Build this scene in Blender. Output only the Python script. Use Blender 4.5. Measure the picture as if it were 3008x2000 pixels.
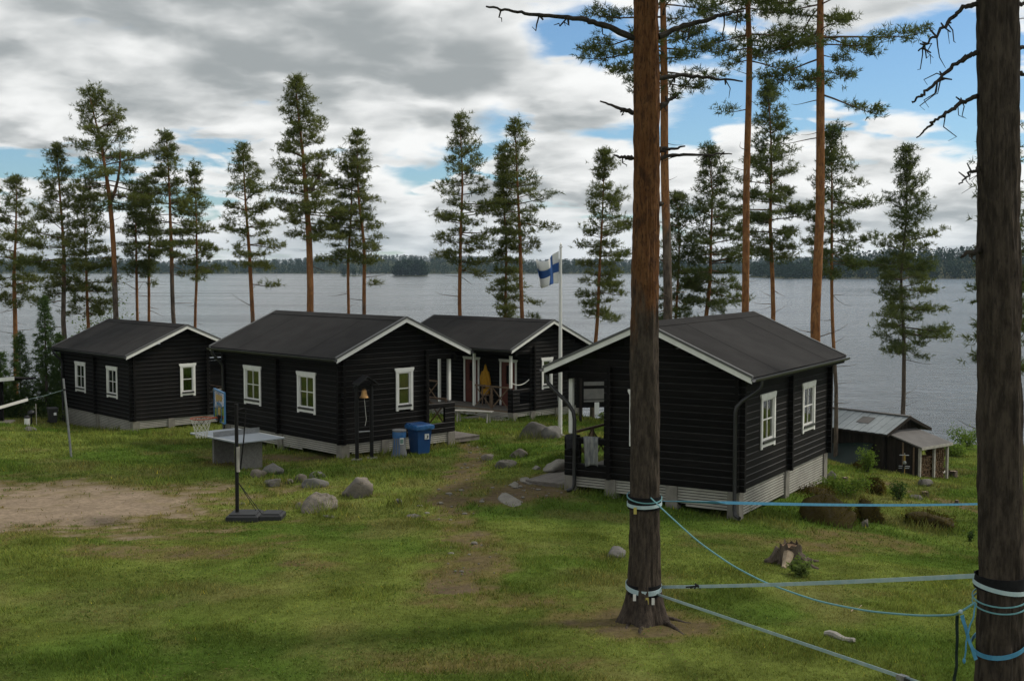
import bpy, math, random
import numpy as np
from mathutils import Vector, Matrix
R = math.radians
for o in list(bpy.data.objects): bpy.data.objects.remove(o)
SC = bpy.context.scene
COL = SC.collection
rng = np.random.default_rng(7)
random.seed(7)

# ------------------------------------------------------------ camera
FPX, PITCH, CZ = 3505.44, R(3.5401), 10.0          # focal length in photo pixels, downward tilt, height above the lake
cam = bpy.data.cameras.new('camera'); camo = bpy.data.objects.new('camera', cam); COL.objects.link(camo)
cam.sensor_fit = 'HORIZONTAL'; cam.sensor_width = 36.0; cam.lens = 36.0 * FPX / 3008.0
cam.clip_start = 0.1; cam.clip_end = 12000
camo.location = (0, 0, CZ); camo.rotation_euler = (R(90) - PITCH, 0, 0)
SC.camera = camo
# ------------------------------------------------------------ light and exposure
SUN_AZ, SUN_EL = R(71), R(44)                      # azimuth from +Y towards +X
SUND = Vector((math.sin(SUN_AZ) * math.cos(SUN_EL), math.cos(SUN_AZ) * math.cos(SUN_EL), math.sin(SUN_EL)))
sun = bpy.data.lights.new('sun', 'SUN'); suno = bpy.data.objects.new('sun', sun); COL.objects.link(suno)
sun.energy = 2.2; sun.angle = R(7); sun.color = (1.0, 0.93, 0.82)
suno.rotation_euler = SUND.to_track_quat('Z', 'Y').to_euler(); suno.location = (60, 20, 60)
VS = SC.view_settings
VS.view_transform = 'Standard'; VS.look = 'None'; VS.exposure = 0.0; VS.gamma = 1.0; VS.use_curve_mapping = False

class NT:
    """small helper for node trees"""
    def __init__(s, tree): s.t = tree; s.n = tree.nodes; s.l = tree.links
    def node(s, typ, **kw):
        n = s.n.new(typ)
        for k, v in kw.items(): setattr(n, k, v)
        return n
    def set(s, sock, v):
        if isinstance(v, bpy.types.NodeSocket): s.l.new(v, sock)
        elif v is not None:
            if isinstance(v, tuple) and len(v) == 3 and sock.type == 'RGBA': v = (*v, 1)
            sock.default_value = v
    def math(s, op, a, b=None, c=None, clamp=False):
        n = s.node('ShaderNodeMath', operation=op); n.use_clamp = clamp
        s.set(n.inputs[0], a)
        if b is not None: s.set(n.inputs[1], b)
        if c is not None: s.set(n.inputs[2], c)
        return n.outputs[0]
    def smooth(s, x, a, b, lo=0.0, hi=1.0):
        n = s.node('ShaderNodeMapRange', interpolation_type='SMOOTHSTEP')
        s.set(n.inputs[0], x); s.set(n.inputs[1], a); s.set(n.inputs[2], b); s.set(n.inputs[3], lo); s.set(n.inputs[4], hi)
        return n.outputs[0]
    def mix(s, f, a, b, blend='MIX'):
        n = s.node('ShaderNodeMix', data_type='RGBA', blend_type=blend)
        s.set(n.inputs[0], f); s.set(n.inputs[6], a); s.set(n.inputs[7], b)
        return n.outputs[2]
    def noise(s, vec, scale, detail=4, rough=0.55, dist=0.0, dims='3D'):
        n = s.node('ShaderNodeTexNoise', noise_dimensions=dims)
        if vec is not None: s.l.new(vec, n.inputs['Vector'])
        n.inputs['Scale'].default_value = scale; n.inputs['Detail'].default_value = detail
        n.inputs['Roughness'].default_value = rough; n.inputs['Distortion'].default_value = dist
        return n.outputs[0]
    def comb(s, x, y, z):
        n = s.node('ShaderNodeCombineXYZ'); s.set(n.inputs[0], x); s.set(n.inputs[1], y); s.set(n.inputs[2], z); return n.outputs[0]
    def vmul(s, v, t):
        n = s.node('ShaderNodeVectorMath', operation='MULTIPLY'); s.l.new(v, n.inputs[0]); n.inputs[1].default_value = t; return n.outputs[0]
    def vadd(s, v, t):
        n = s.node('ShaderNodeVectorMath', operation='ADD'); s.l.new(v, n.inputs[0]); s.set(n.inputs[1], t); return n.outputs[0]

# ------------------------------------------------------------ sky: Nishita blue with broken clouds
W = bpy.data.worlds.new('World'); SC.world = W; W.use_nodes = True
W.cycles.sampling_method = 'MANUAL'; W.cycles.sample_map_resolution = 256
N = NT(W.node_tree); N.n.clear()
sky = N.node('ShaderNodeTexSky', sky_type='NISHITA'); sky.sun_disc = False
sky.sun_elevation = SUN_EL; sky.sun_rotation = SUN_AZ; sky.altitude = 100; sky.air_density = 1.0; sky.dust_density = 0.4; sky.ozone_density = 1.6
bg1 = N.node('ShaderNodeBackground'); 
bg2 = N.node('ShaderNodeBackground'); bg2.inputs[1].default_value = 1.0
tc = N.node('ShaderNodeTexCoord'); dirv = tc.outputs['Generated']
sp = N.node('ShaderNodeSeparateXYZ'); N.l.new(dirv, sp.inputs[0])
dx, dy, dz = sp.outputs
zc = N.math('MAXIMUM', dz, 0.0)
den = N.math('ADD', zc, 0.20)
P = N.comb(N.math('DIVIDE', dx, den), N.math('DIVIDE', dy, den), 0.0)
nA = N.noise(N.vadd(P, (3.1, 1.7, 0)), 1.75, 6, 0.55, 0.0, '2D')
def puff(vec, det, both=True):
    v = N.node('ShaderNodeTexVoronoi', feature='F1', normalize=True, voronoi_dimensions='2D'); N.l.new(vec, v.inputs['Vector']); v.inputs['Scale'].default_value = 4.2; v.inputs['Detail'].default_value = det; v.inputs['Roughness'].default_value = 0.55
    if not both: return v.outputs['Distance']
    nz = N.noise(vec, 4.4, det + 2, 0.60, 0.0, '2D')
    return v.outputs['Distance'], N.math('ADD', N.math('MULTIPLY', nz, 0.55), N.math('MULTIPLY', N.math('SUBTRACT', 1.0, N.math('MULTIPLY', v.outputs['Distance'], 1.5)), 0.45))
def warp(vec): return N.vadd(vec, N.comb(N.math('MULTIPLY', N.math('SUBTRACT', nA, 0.5), 0.30), N.math('MULTIPLY', N.math('SUBTRACT', nA, 0.5), -0.30), 0.0))
vB, nB = puff(N.vadd(warp(P), (11.3, 4.2, 2)), 2)
cov = N.math('ADD', N.math('MULTIPLY', nA, 0.55), N.math('MULTIPLY', nB, 0.45))
# gaps of blue: (photo x, photo y, half width, half height, depth)
def pixdir(px, py):
    x = (px - 1504) / FPX; u = (1000 - py) / FPX
    v = Vector((x, math.cos(PITCH) + u * math.sin(PITCH), -math.sin(PITCH) + u * math.cos(PITCH))); return v.normalized()
gapsum = None
wob = N.math('MULTIPLY', N.math('SUBTRACT', nB, 0.5), 0.07)
wob2 = N.math('MULTIPLY', N.math('SUBTRACT', vB, 0.35), 0.07)
gx = N.math('ADD', dx, N.math('MULTIPLY', wob, 1.7)); gz = N.math('ADD', dz, N.math('ADD', N.math('MULTIPLY', wob2, 1.0), N.math('MULTIPLY', wob, 0.35)))
for (px, py, hw, hh, dep) in [(100, 475, 260, 50, .26), (600, 415, 130, 26, .16), (1420, 480, 130, 60, .25), (1270, 520, 150, 30, .13), (580, 590, 90, 40, .12), (1730, 125, 170, 60, .26), (1500, 360, 120, 40, .15),
                              (2640, 220, 280, 120, .28), (2130, 80, 130, 90, .22), (2250, 330, 240, 60, .22), (1700, 620, 200, 26, .10), (2950, 320, 130, 110, .18), (1880, 400, 200, 40, .15)]:
    d = pixdir(px, py)
    ex = N.math('DIVIDE', N.math('SUBTRACT', gx, d.x), hw / FPX); ez = N.math('DIVIDE', N.math('SUBTRACT', gz, d.z), hh / FPX)
    r2 = N.math('ADD', N.math('MULTIPLY', ex, ex), N.math('MULTIPLY', ez, ez))
    g = N.math('MULTIPLY', N.math('EXPONENT', N.math('MULTIPLY', r2, -0.7)), dep)
    g = N.math('MULTIPLY', g, N.math('GREATER_THAN', dy, 0.0))
    gapsum = g if gapsum is None else N.math('ADD', gapsum, g)
covg = N.math('SUBTRACT', cov, gapsum)
density = N.smooth(covg, 0.30, 0.435)
# body of the cloud: thin lit edges white, thick bases grey; the bank on the left is thicker
side = N.smooth(dx, -0.16, 0.20)
high = N.smooth(dz, 0.06, 0.20)
thick = N.math('ADD', N.math('MULTIPLY', N.math('SUBTRACT', nA, 0.5), 2.7), N.math('MULTIPLY', N.math('SUBTRACT', nB, 0.5), 1.5))
thick = N.math('ADD', thick, N.math('MULTIPLY', N.math('MULTIPLY', N.math('SUBTRACT', 1.0, side), high), 0.30))
thick = N.math('SUBTRACT', thick, N.math('MULTIPLY', side, 0.18))
thick = N.math('SUBTRACT', thick, N.math('MULTIPLY', gapsum, 1.6))
den2 = N.math('ADD', N.math('ADD', zc, 0.016), 0.20)
P2 = N.comb(N.math('DIVIDE', dx, den2), N.math('DIVIDE', dy, den2), 0.0)
nA2 = N.noise(N.vadd(P2, (3.1, 1.7, 0)), 1.75, 4, 0.55, 0.0, '2D'); vB2 = puff(N.vadd(warp(P2), (11.3, 4.2, 2)), 1, False)
relief = N.math('ADD', N.math('MULTIPLY', N.math('SUBTRACT', nA2, nA), 2.6), N.math('MULTIPLY', N.math('SUBTRACT', vB, vB2), 1.3))   # lit tops, grey bases
thick = N.math('ADD', thick, relief)
th = N.smooth(thick, -0.48, 0.78)
ccol = N.mix(th, (0.97, 0.98, 0.97), (0.36, 0.39, 0.40))
lowc = N.smooth(dz, 0.0, 0.07, 1.0, 0.0)
ccol = N.mix(N.math('MULTIPLY', lowc, 0.45), ccol, (0.60, 0.67, 0.72))
N.set(bg2.inputs[0], ccol)
blue = N.mix(1.0, sky.outputs[0], (0.72, 0.93, 1.09), 'MULTIPLY')
N.set(bg1.inputs[0], blue); bg1.inputs[1].default_value = 0.105
mx = N.node('ShaderNodeMixShader'); N.set(mx.inputs[0], density); N.l.new(bg1.outputs[0], mx.inputs[1]); N.l.new(bg2.outputs[0], mx.inputs[2])
wo = N.node('ShaderNodeOutputWorld'); N.l.new(mx.outputs[0], wo.inputs[0])

# ------------------------------------------------------------ pixel and noise helpers
def ray(px, py):
    x = (px - 1504) / FPX; u = (1000 - py) / FPX
    return np.array([x, math.cos(PITCH) + u * math.sin(PITCH), -math.sin(PITCH) + u * math.cos(PITCH)])
def at(px, py, Y):
    r = ray(px, py); t = Y / r[1]
    return Vector((r[0] * t, Y, CZ + r[2] * t))
_perm = np.random.default_rng(3).random((256, 256))
def vnoise(x, y):
    x = np.asarray(x, float); y = np.asarray(y, float)
    xi = np.floor(x).astype(int); yi = np.floor(y).astype(int); fx = x - xi; fy = y - yi
    fx = fx * fx * (3 - 2 * fx); fy = fy * fy * (3 - 2 * fy)
    a = _perm[xi & 255, yi & 255]; b = _perm[(xi + 1) & 255, yi & 255]; c = _perm[xi & 255, (yi + 1) & 255]; d = _perm[(xi + 1) & 255, (yi + 1) & 255]
    return a + (b - a) * fx + (c - a) * fy + (a - b - c + d) * fx * fy
def fbm(x, y, o=4, g=0.5):
    s = 0; a = 1; n = 0; x = np.asarray(x, float); y = np.asarray(y, float)
    for k in range(o):
        s = s + a * vnoise(x * 2 ** k + 17.3 * k, y * 2 ** k + 5.1 * k); n += a; a *= g
    return s / n
def sstep(x, a, b):
    t = np.clip((x - a) / (b - a), 0, 1); return t * t * (3 - 2 * t)

# ------------------------------------------------------------ object helpers
def link(o, parent=None):
    COL.objects.link(o)
    if parent is not None: o.parent = parent
    return o
def tag(o, label=None, cat=None, group=None, kind=None):
    if label: o['label'] = label
    if cat: o['category'] = cat
    if group: o['group'] = group
    if kind: o['kind'] = kind
    return o
def empty(name, loc, rz=0, label=None, cat=None, group=None):
    o = bpy.data.objects.new(name, None); o.empty_display_size = 0.2
    o.location = loc; o.rotation_euler = (0, 0, rz); link(o)
    return tag(o, label, cat, group)
def npmesh(name, V, F, mat=None, smooth=False, attrs=None):
    """mesh from numpy arrays; F is (n,3) or (n,4) or a list of faces"""
    me = bpy.data.meshes.new(name)
    V = np.asarray(V, np.float32)
    if isinstance(F, np.ndarray):
        k = F.shape[1]; nf = F.shape[0]
        me.vertices.add(len(V)); me.vertices.foreach_set('co', V.ravel())
        me.loops.add(nf * k); me.loops.foreach_set('vertex_index', F.astype(np.int32).ravel())
        me.polygons.add(nf); me.polygons.foreach_set('loop_start', np.arange(0, nf * k, k, dtype=np.int32))
        me.update(calc_edges=True)
    else:
        me.from_pydata([tuple(v) for v in V], [], F)
    if smooth: me.polygons.foreach_set('use_smooth', np.ones(len(me.polygons), bool))
    if attrs:
        for an, arr in attrs.items():
            arr = np.asarray(arr, np.float32)
            if arr.ndim == 1:
                a = me.attributes.new(an, 'FLOAT', 'POINT'); a.data.foreach_set('value', arr)
            else:
                a = me.attributes.new(an, 'FLOAT_COLOR', 'POINT'); a.data.foreach_set('color', np.c_[arr, np.ones(len(arr))].astype(np.float32).ravel())
    if mat: me.materials.append(mat)
    return me
def obj(name, me, parent=None, loc=None):
    o = bpy.data.objects.new(name, me); link(o, parent)
    if loc is not None: o.location = loc
    return o
class MB:
    """collects shapes, then builds one mesh"""
    def __init__(s): s.V = []; s.F = []
    def add(s, V, F):
        b = len(s.V); s.V += [tuple(v) for v in V]; s.F += [tuple(i + b for i in f) for f in F]; return s
    def box(s, x, y, z, ch=0.0):
        x0, x1 = min(x), max(x); y0, y1 = min(y), max(y); z0, z1 = min(z), max(z)
        if ch <= 0:
            V = [(a, b, c) for c in (z0, z1) for (a, b) in ((x0, y0), (x1, y0), (x1, y1), (x0, y1))]
            return s.add(V, [(3, 2, 1, 0), (4, 5, 6, 7), (0, 1, 5, 4), (1, 2, 6, 5), (2, 3, 7, 6), (3, 0, 4, 7)])
        c = min(ch, (x1 - x0) / 2.5, (y1 - y0) / 2.5, (z1 - z0) / 2.5)
        V = []
        for (zz, i) in ((z0, c), (z0 + c, 0), (z1 - c, 0), (z1, c)):
            V += [(x0 + i + (c if i == 0 else 0) * 0, y0 + i, zz), (x1 - i, y0 + i, zz), (x1 - i, y1 - i, zz), (x0 + i, y1 - i, zz)]
        F = [(3, 2, 1, 0), (12, 13, 14, 15)]
        for k in range(3):
            for j in range(4): F.append((k * 4 + j, k * 4 + (j + 1) % 4, k * 4 + 4 + (j + 1) % 4, k * 4 + 4 + j))
        return s.add(V, F)
    def prism(s, poly, axis, a, b):
        """polygon (list of 2-tuples) extruded along axis from a to b"""
        n = len(poly)
        def m(p, t): return {'x': (t, p[0], p[1]), 'y': (p[0], t, p[1]), 'z': (p[0], p[1], t)}[axis]
        V = [m(p, a) for p in poly] + [m(p, b) for p in poly]
        F = [tuple(range(n))[::-1], tuple(range(n, 2 * n))] + [(i, (i + 1) % n, n + (i + 1) % n, n + i) for i in range(n)]
        return s.add(V, F)
    def tube(s, pts, rad, n=8, caps=True, flat=None):
        pts = [Vector(p) for p in pts]; k = len(pts)
        rad = rad if isinstance(rad, (list, tuple, np.ndarray)) else [rad] * k
        V = []; up0 = None
        for i, p in enumerate(pts):
            d = (pts[min(i + 1, k - 1)] - pts[max(i - 1, 0)]).normalized()
            if up0 is None: up0 = Vector((0, 0, 1)) if abs(d.z) < 0.9 else Vector((0, 1, 0))
            sx = d.cross(up0); 
            if sx.length < 1e-5: sx = d.orthogonal()
            sx.normalize(); sy = sx.cross(d).normalized(); up0 = sy
            for j in range(n):
                a = 2 * math.pi * j / n
                V.append(p + sx * math.cos(a) * rad[i] * (flat[0] if flat else 1) + sy * math.sin(a) * rad[i] * (flat[1] if flat else 1))
        F = [(i * n + j, i * n + (j + 1) % n, (i + 1) * n + (j + 1) % n, (i + 1) * n + j) for i in range(k - 1) for j in range(n)]
        if caps: F += [tuple(range(n))[::-1], tuple(range((k - 1) * n, k * n))]
        return s.add(V, F)
    def ribbon(s, pts, width, thick, wdirs):
        """flat strap along pts with a width direction for each point"""
        k = len(pts); V = []
        for i, p in enumerate(pts):
            p = Vector(p); d = (Vector(pts[min(i + 1, k - 1)]) - Vector(pts[max(i - 1, 0)])).normalized()
            w = Vector(wdirs[i] if isinstance(wdirs, list) else wdirs); w = (w - d * w.dot(d)).normalized(); t = d.cross(w)
            for (a, b) in ((-1, -1), (1, -1), (1, 1), (-1, 1)): V.append(p + w * a * width / 2 + t * b * thick / 2)
        F = [(i * 4 + j, i * 4 + (j + 1) % 4, i * 4 + 4 + (j + 1) % 4, i * 4 + 4 + j) for i in range(k - 1) for j in range(4)]
        F += [(3, 2, 1, 0), tuple(range(4 * k - 4, 4 * k))]
        return s.add(V, F)
    def lathe(s, prof, n=20, c=(0, 0, 0)):
        V = [(c[0] + r * math.cos(2 * math.pi * j / n), c[1] + r * math.sin(2 * math.pi * j / n), c[2] + z) for (r, z) in prof for j in range(n)]
        F = [(i * n + j, i * n + (j + 1) % n, (i + 1) * n + (j + 1) % n, (i + 1) * n + j) for i in range(len(prof) - 1) for j in range(n)]
        F += [tuple(range(n))[::-1], tuple(range((len(prof) - 1) * n, len(prof) * n))]
        return s.add(V, F)
    def build(s, name, mat, parent=None, smooth=False, loc=None):
        me = npmesh(name, s.V, s.F, mat, smooth)
        if smooth: me.set_sharp_from_angle(angle=R(42))
        return obj(name, me, parent, loc)

# ------------------------------------------------------------ materials
def pmat(name, c1, c2=None, scale=4.0, rough=0.7, spec=0.3, bump=0.0, bscale=30.0, stretch=(1, 1, 1), metal=0.0, rnd=0.0, coord='Object', detail=6, c3=None, s3=1.0, t3=(0.55, 0.7)):
    m = bpy.data.materials.new(name); m.use_nodes = True; n = NT(m.node_tree); b = n.n['Principled BSDF']
    tcn = n.node('ShaderNodeTexCoord'); geo = n.node('ShaderNodeNewGeometry')
    vec = geo.outputs['Position'] if coord == 'World' else tcn.outputs[coord]
    vec = n.vmul(vec, stretch)
    col = c1
    if c2 is not None:
        f = n.smooth(n.noise(vec, scale, detail, 0.6), 0.32, 0.68); col = n.mix(f, c1, c2)
    if c3 is not None:
        f3 = n.smooth(n.noise(n.vadd(vec, (4.2, 8.1, 1.3)), s3, 5, 0.65), t3[0], t3[1]); col = n.mix(f3, col, c3)
    if rnd:
        oi = n.node('ShaderNodeObjectInfo'); k = n.math('ADD', n.math('MULTIPLY', oi.outputs['Random'], 2 * rnd), 1 - rnd)
        cc = n.node('ShaderNodeCombineColor'); 
        for i in range(3): n.set(cc.inputs[i], k)
        col = n.mix(1.0, col, cc.outputs[0], 'MULTIPLY')
    n.set(b.inputs['Base Color'], col)
    b.inputs['Roughness'].default_value = rough; b.inputs['Specular IOR Level'].default_value = spec; b.inputs['Metallic'].default_value = metal
    if bump:
        bn = n.node('ShaderNodeBump'); bn.inputs['Strength'].default_value = bump; bn.inputs['Distance'].default_value = 0.02
        n.set(bn.inputs['Height'], n.noise(vec, bscale, 6, 0.65)); n.l.new(bn.outputs[0], b.inputs['Normal'])
    return m
M = {}
M['log'] = pmat('black_stained_log', (0.0040, 0.0036, 0.0034), (0.0080, 0.0072, 0.0067), 1.2, 0.75, 0.12, 0.25, 14, (6, 1, 6), rnd=0.42, c3=(0.017, 0.0145, 0.0125), s3=2.2, t3=(0.55, 0.8))
M['logedge'] = pmat('lit_log_edge', (0.030, 0.029, 0.027), (0.014, 0.0135, 0.0125), 3.0, 0.6, 0.25, 0, stretch=(6, 1, 6), rnd=0.2)  # paler upper chamfers: light catching the log edges is put into the colour
M['logend'] = pmat('dark_log_end', (0.0050, 0.0046, 0.0042), (0.0075, 0.007, 0.0065), 9, 0.8, 0.1)
M['white'] = pmat('white_paint', (0.78, 0.78, 0.75), (0.68, 0.68, 0.65), 3, 0.55, 0.35, 0.08, 40)
M['felt'] = pmat('roofing_felt', (0.0255, 0.0245, 0.0245), (0.034, 0.0328, 0.0325), 1.3, 0.95, 0.1, 0.35, 160, c3=(0.046, 0.042, 0.037), s3=26, t3=(0.60, 0.72), rnd=0.10)
M['dkmetal'] = pmat('black_sheet_metal', (0.012, 0.012, 0.013), (0.02, 0.02, 0.021), 5, 0.38, 0.5)
M['edge'] = pmat('grey_roof_edging', (0.075, 0.077, 0.078), (0.10, 0.10, 0.10), 5, 0.5, 0.5)
M['concrete'] = pmat('concrete', (0.23, 0.215, 0.185), (0.165, 0.155, 0.135), 5, 0.9, 0.2, 0.3, 60)
M['slat'] = pmat('grey_white_slats', (0.37, 0.36, 0.315), (0.29, 0.28, 0.245), 2, 0.7, 0.25, 0.1, 30)
M['deck'] = pmat('weathered_decking', (0.19, 0.175, 0.155), (0.13, 0.115, 0.10), 6, 0.8, 0.2, 0.2, 40, (1, 6, 1), rnd=0.15)
M['brownwood'] = pmat('brown_rail_wood', (0.13, 0.085, 0.055), (0.20, 0.14, 0.095), 5, 0.75, 0.2, 0.15, 30)
M['door'] = pmat('red_brown_door', (0.11, 0.026, 0.016), (0.085, 0.02, 0.013), 4, 0.55, 0.35)
M['inside'] = pmat('interior_board', (0.09, 0.075, 0.055), (0.07, 0.058, 0.045), 2, 0.8, 0.2)
M['curtain'] = pmat('pale_curtain', (0.42, 0.40, 0.35), (0.28, 0.27, 0.235), 2, 0.9, 0.1, 0, stretch=(8, 8, 1), rnd=.35)
M['galv'] = pmat('galvanised_steel', (0.30, 0.31, 0.31), (0.22, 0.23, 0.24), 8, 0.45, 0.5, metal=0.6)
M['blackplastic'] = pmat('black_plastic', (0.017, 0.017, 0.019), (0.026, 0.026, 0.028), 6, 0.5, 0.4)
M['greyplastic'] = pmat('dark_grey_plastic', (0.020, 0.021, 0.023), (0.030, 0.031, 0.034), 5, 0.6, 0.35, 0.1, 80)
M['blackpaint'] = pmat('black_paint', (0.006, 0.006, 0.006), (0.010, 0.0095, 0.0095), 5, 0.6, 0.25)
M['blueplastic'] = pmat('blue_bin_plastic', (0.009, 0.050, 0.165), (0.012, 0.060, 0.185), 4, 0.42, 0.45)
M['bluebag'] = pmat('blue_bin_liner', (0.025, 0.105, 0.28), (0.04, 0.14, 0.33), 8, 0.3, 0.5, 0.5, 14)
M['greybin'] = pmat('grey_speckled_bin', (0.14, 0.145, 0.15), (0.19, 0.195, 0.20), 40, 0.75, 0.3)
M['brass'] = pmat('brass', (0.42, 0.24, 0.09), (0.33, 0.19, 0.07), 6, 0.35, 0.5, metal=0.8)
M['tabletop'] = pmat('pale_table_top', (0.30, 0.335, 0.37), (0.27, 0.30, 0.335), 3, 0.4, 0.45)
M['tablebase'] = pmat('speckled_table_base', (0.20, 0.195, 0.18), (0.14, 0.135, 0.125), 20, 0.85, 0.2)
M['orange'] = pmat('orange_rim_paint', (0.42, 0.07, 0.022), (0.34, 0.06, 0.02), 8, 0.45, 0.4)
M['blueprint'] = pmat('blue_board_edge', (0.045, 0.14, 0.28), None, rough=0.5)
M['yellowprint'] = pmat('yellow_print', (0.33, 0.22, 0.05), (0.26, 0.17, 0.04), 9, 0.5)
M['net'] = pmat('white_net_cord', (0.62, 0.61, 0.56), None, rough=0.8)
M['strapblue'] = pmat('blue_webbing', (0.05, 0.21, 0.36), (0.08, 0.27, 0.42), 10, 0.6, 0.35, 0.2, 120)
M['strapgrey'] = pmat('faded_blue_webbing', (0.44, 0.54, 0.56), (0.33, 0.46, 0.50), 7, 0.7, 0.3, 0.2, 120)
M['ropeteal'] = pmat('teal_rope', (0.16, 0.34, 0.37), (0.12, 0.28, 0.31), 20, 0.7, 0.3)
M['blackfelt'] = pmat('black_tree_sleeve', (0.010, 0.010, 0.011), (0.016, 0.016, 0.017), 12, 0.9, 0.1)
M['steel'] = pmat('steel_ratchet', (0.36, 0.35, 0.33), (0.20, 0.19, 0.18), 30, 0.45, 0.5, metal=0.5)
M['tagwhite'] = pmat('white_tag', (0.7, 0.7, 0.66), None, rough=0.7)
M['tagyellow'] = pmat('yellow_tag', (0.45, 0.38, 0.10), None, rough=0.7)
M['flagpole'] = pmat('white_pole', (0.74, 0.74, 0.71), (0.66, 0.66, 0.63), 1, 0.4, 0.4)
M['gold'] = pmat('silver_finial', (0.7, 0.7, 0.68), None, rough=0.25, metal=0.9)
M['flagwhite'] = pmat('white_flag_cloth', (0.72, 0.72, 0.70), (0.64, 0.65, 0.65), 3, 0.85)
M['flagblue'] = pmat('blue_flag_cloth', (0.035, 0.10, 0.30), (0.03, 0.085, 0.26), 3, 0.85)
M['yellowcloth'] = pmat('yellow_cloth', (0.50, 0.27, 0.03), (0.42, 0.21, 0.02), 6, 0.8, 0.2, 0.4, 14)
M['darkcloth'] = pmat('dark_cloth', (0.022, 0.022, 0.025), (0.035, 0.035, 0.038), 8, 0.9, 0.1)
M['towel'] = pmat('striped_towel', (0.27, 0.27, 0.25), (0.10, 0.11, 0.12), 5.0, 0.95, 0.1, 0.3, 60, (4, 4, 0.6))
M['benchwood'] = pmat('grey_bench_wood', (0.42, 0.40, 0.36), (0.30, 0.28, 0.25), 6, 0.8, 0.2, 0.2, 40)
M['roofmetal'] = pmat('grey_blue_sheet_roof', (0.27, 0.30, 0.315), (0.22, 0.245, 0.255), 1.6, 0.55, 0.4, c3=(0.15, 0.125, 0.10), s3=2.2, t3=(0.62, 0.8))
M['oldfelt'] = pmat('old_grey_felt', (0.15, 0.143, 0.138), (0.115, 0.11, 0.105), 2, 0.9, 0.2, 0.3, 60)
M['shedboard'] = pmat('old_dark_boards', (0.015, 0.012, 0.0095), (0.027, 0.021, 0.0165), 3, 0.85, 0.2, 0.3, 20, (8, 8, 1), rnd=0.3)
M['tarp'] = pmat('dark_green_tarpaulin', (0.006, 0.014, 0.012), (0.009, 0.021, 0.018), 3, 0.5, 0.35, 0.3, 12)
M['firewood'] = pmat('split_firewood', (0.15, 0.09, 0.05), (0.075, 0.045, 0.025), 14, 0.85, 0.2, 0.3, 40, c3=(0.24, 0.165, 0.10), s3=20, t3=(0.5, 0.6))
M['palewood'] = pmat('pale_cut_wood', (0.36, 0.29, 0.21), (0.25, 0.19, 0.13), 12, 0.85, 0.2, 0.3, 30)
M['bluecut'] = pmat('sign_white', (0.66, 0.67, 0.66), None, rough=0.6)
M['signblack'] = pmat('sign_black', (0.02, 0.02, 0.02), None, rough=0.6)
M['signgreen'] = pmat('sign_grey_green', (0.16, 0.25, 0.22), (0.11, 0.18, 0.17), 9, 0.5)
M['greypaint'] = pmat('grey_board_paint', (0.17, 0.165, 0.155), (0.13, 0.127, 0.12), 4, 0.8)
M['stub'] = pmat('dead_branch_wood', (0.028, 0.025, 0.022), (0.055, 0.047, 0.04), 10, 0.9, 0.1, 0.4, 50)

def glassmat(name, tint, rough=0.02, base=0.08, dark=1.0):
    m = bpy.data.materials.new(name); m.use_nodes = True; n = NT(m.node_tree); n.n.clear()
    tr = n.node('ShaderNodeBsdfTransparent'); n.set(tr.inputs[0], tint); gl = n.node('ShaderNodeBsdfGlossy'); gl.inputs['Roughness'].default_value = rough
    lw = n.node('ShaderNodeFresnel'); lw.inputs[0].default_value = 1.5
    mxs = n.node('ShaderNodeMixShader'); n.set(mxs.inputs[0], n.math('ADD', n.math('MULTIPLY', lw.outputs[0], 1.0), base, clamp=True))
    n.l.new(tr.outputs[0], mxs.inputs[1]); n.l.new(gl.outputs[0], mxs.inputs[2])
    out = n.node('ShaderNodeOutputMaterial'); n.l.new(mxs.outputs[0], out.inputs[0]); return m
M['glass'] = glassmat('window_glass', (0.60, 0.63, 0.62), 0.02, 0.13)
M['acrylic'] = glassmat('clear_backboard', (0.88, 0.9, 0.88), 0.05, 0.05)

def rockmat(name, c1, c2, moss, mt):
    m = bpy.data.materials.new(name); m.use_nodes = True; n = NT(m.node_tree); b = n.n['Principled BSDF']
    geo = n.node('ShaderNodeNewGeometry'); pos = geo.outputs['Position']
    col = n.mix(n.smooth(n.noise(pos, 5, 8, 0.65), 0.3, 0.7), c1, c2)
    col = n.mix(n.smooth(n.noise(n.vadd(pos, (3, 3, 3)), 24, 5, 0.7), 0.58, 0.72), col, tuple(x * 0.45 for x in c1))
    sn = n.node('ShaderNodeSeparateXYZ'); n.l.new(geo.outputs['Normal'], sn.inputs[0])
    mf = n.smooth(n.math('ADD', n.noise(n.vadd(pos, (9, 1, 4)), 3.5, 7, 0.7), n.math('MULTIPLY', sn.outputs[2], 0.12)), mt, mt + 0.16)
    mcol = n.mix(n.noise(pos, 30, 4, 0.7), moss, tuple(x * 0.45 for x in moss))
    col = n.mix(mf, col, mcol); n.set(b.inputs['Base Color'], col); b.inputs['Roughness'].default_value = 0.92; b.inputs['Specular IOR Level'].default_value = 0.2
    bn = n.node('ShaderNodeBump'); bn.inputs['Strength'].default_value = 0.55; bn.inputs['Distance'].default_value = 0.03
    n.set(bn.inputs['Height'], n.noise(pos, 22, 8, 0.7)); n.l.new(bn.outputs[0], b.inputs['Normal']); return m
M['rockpale'] = rockmat('pale_granite', (0.215, 0.185, 0.150), (0.115, 0.105, 0.092), (0.05, 0.045, 0.022), 0.60)
M['rockgrey'] = rockmat('grey_granite', (0.165, 0.16, 0.145), (0.105, 0.10, 0.095), (0.045, 0.05, 0.02), 0.66)
M['rockdark'] = rockmat('dark_lichen_granite', (0.095, 0.09, 0.08), (0.15, 0.14, 0.125), (0.04, 0.042, 0.02), 0.60)
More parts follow.
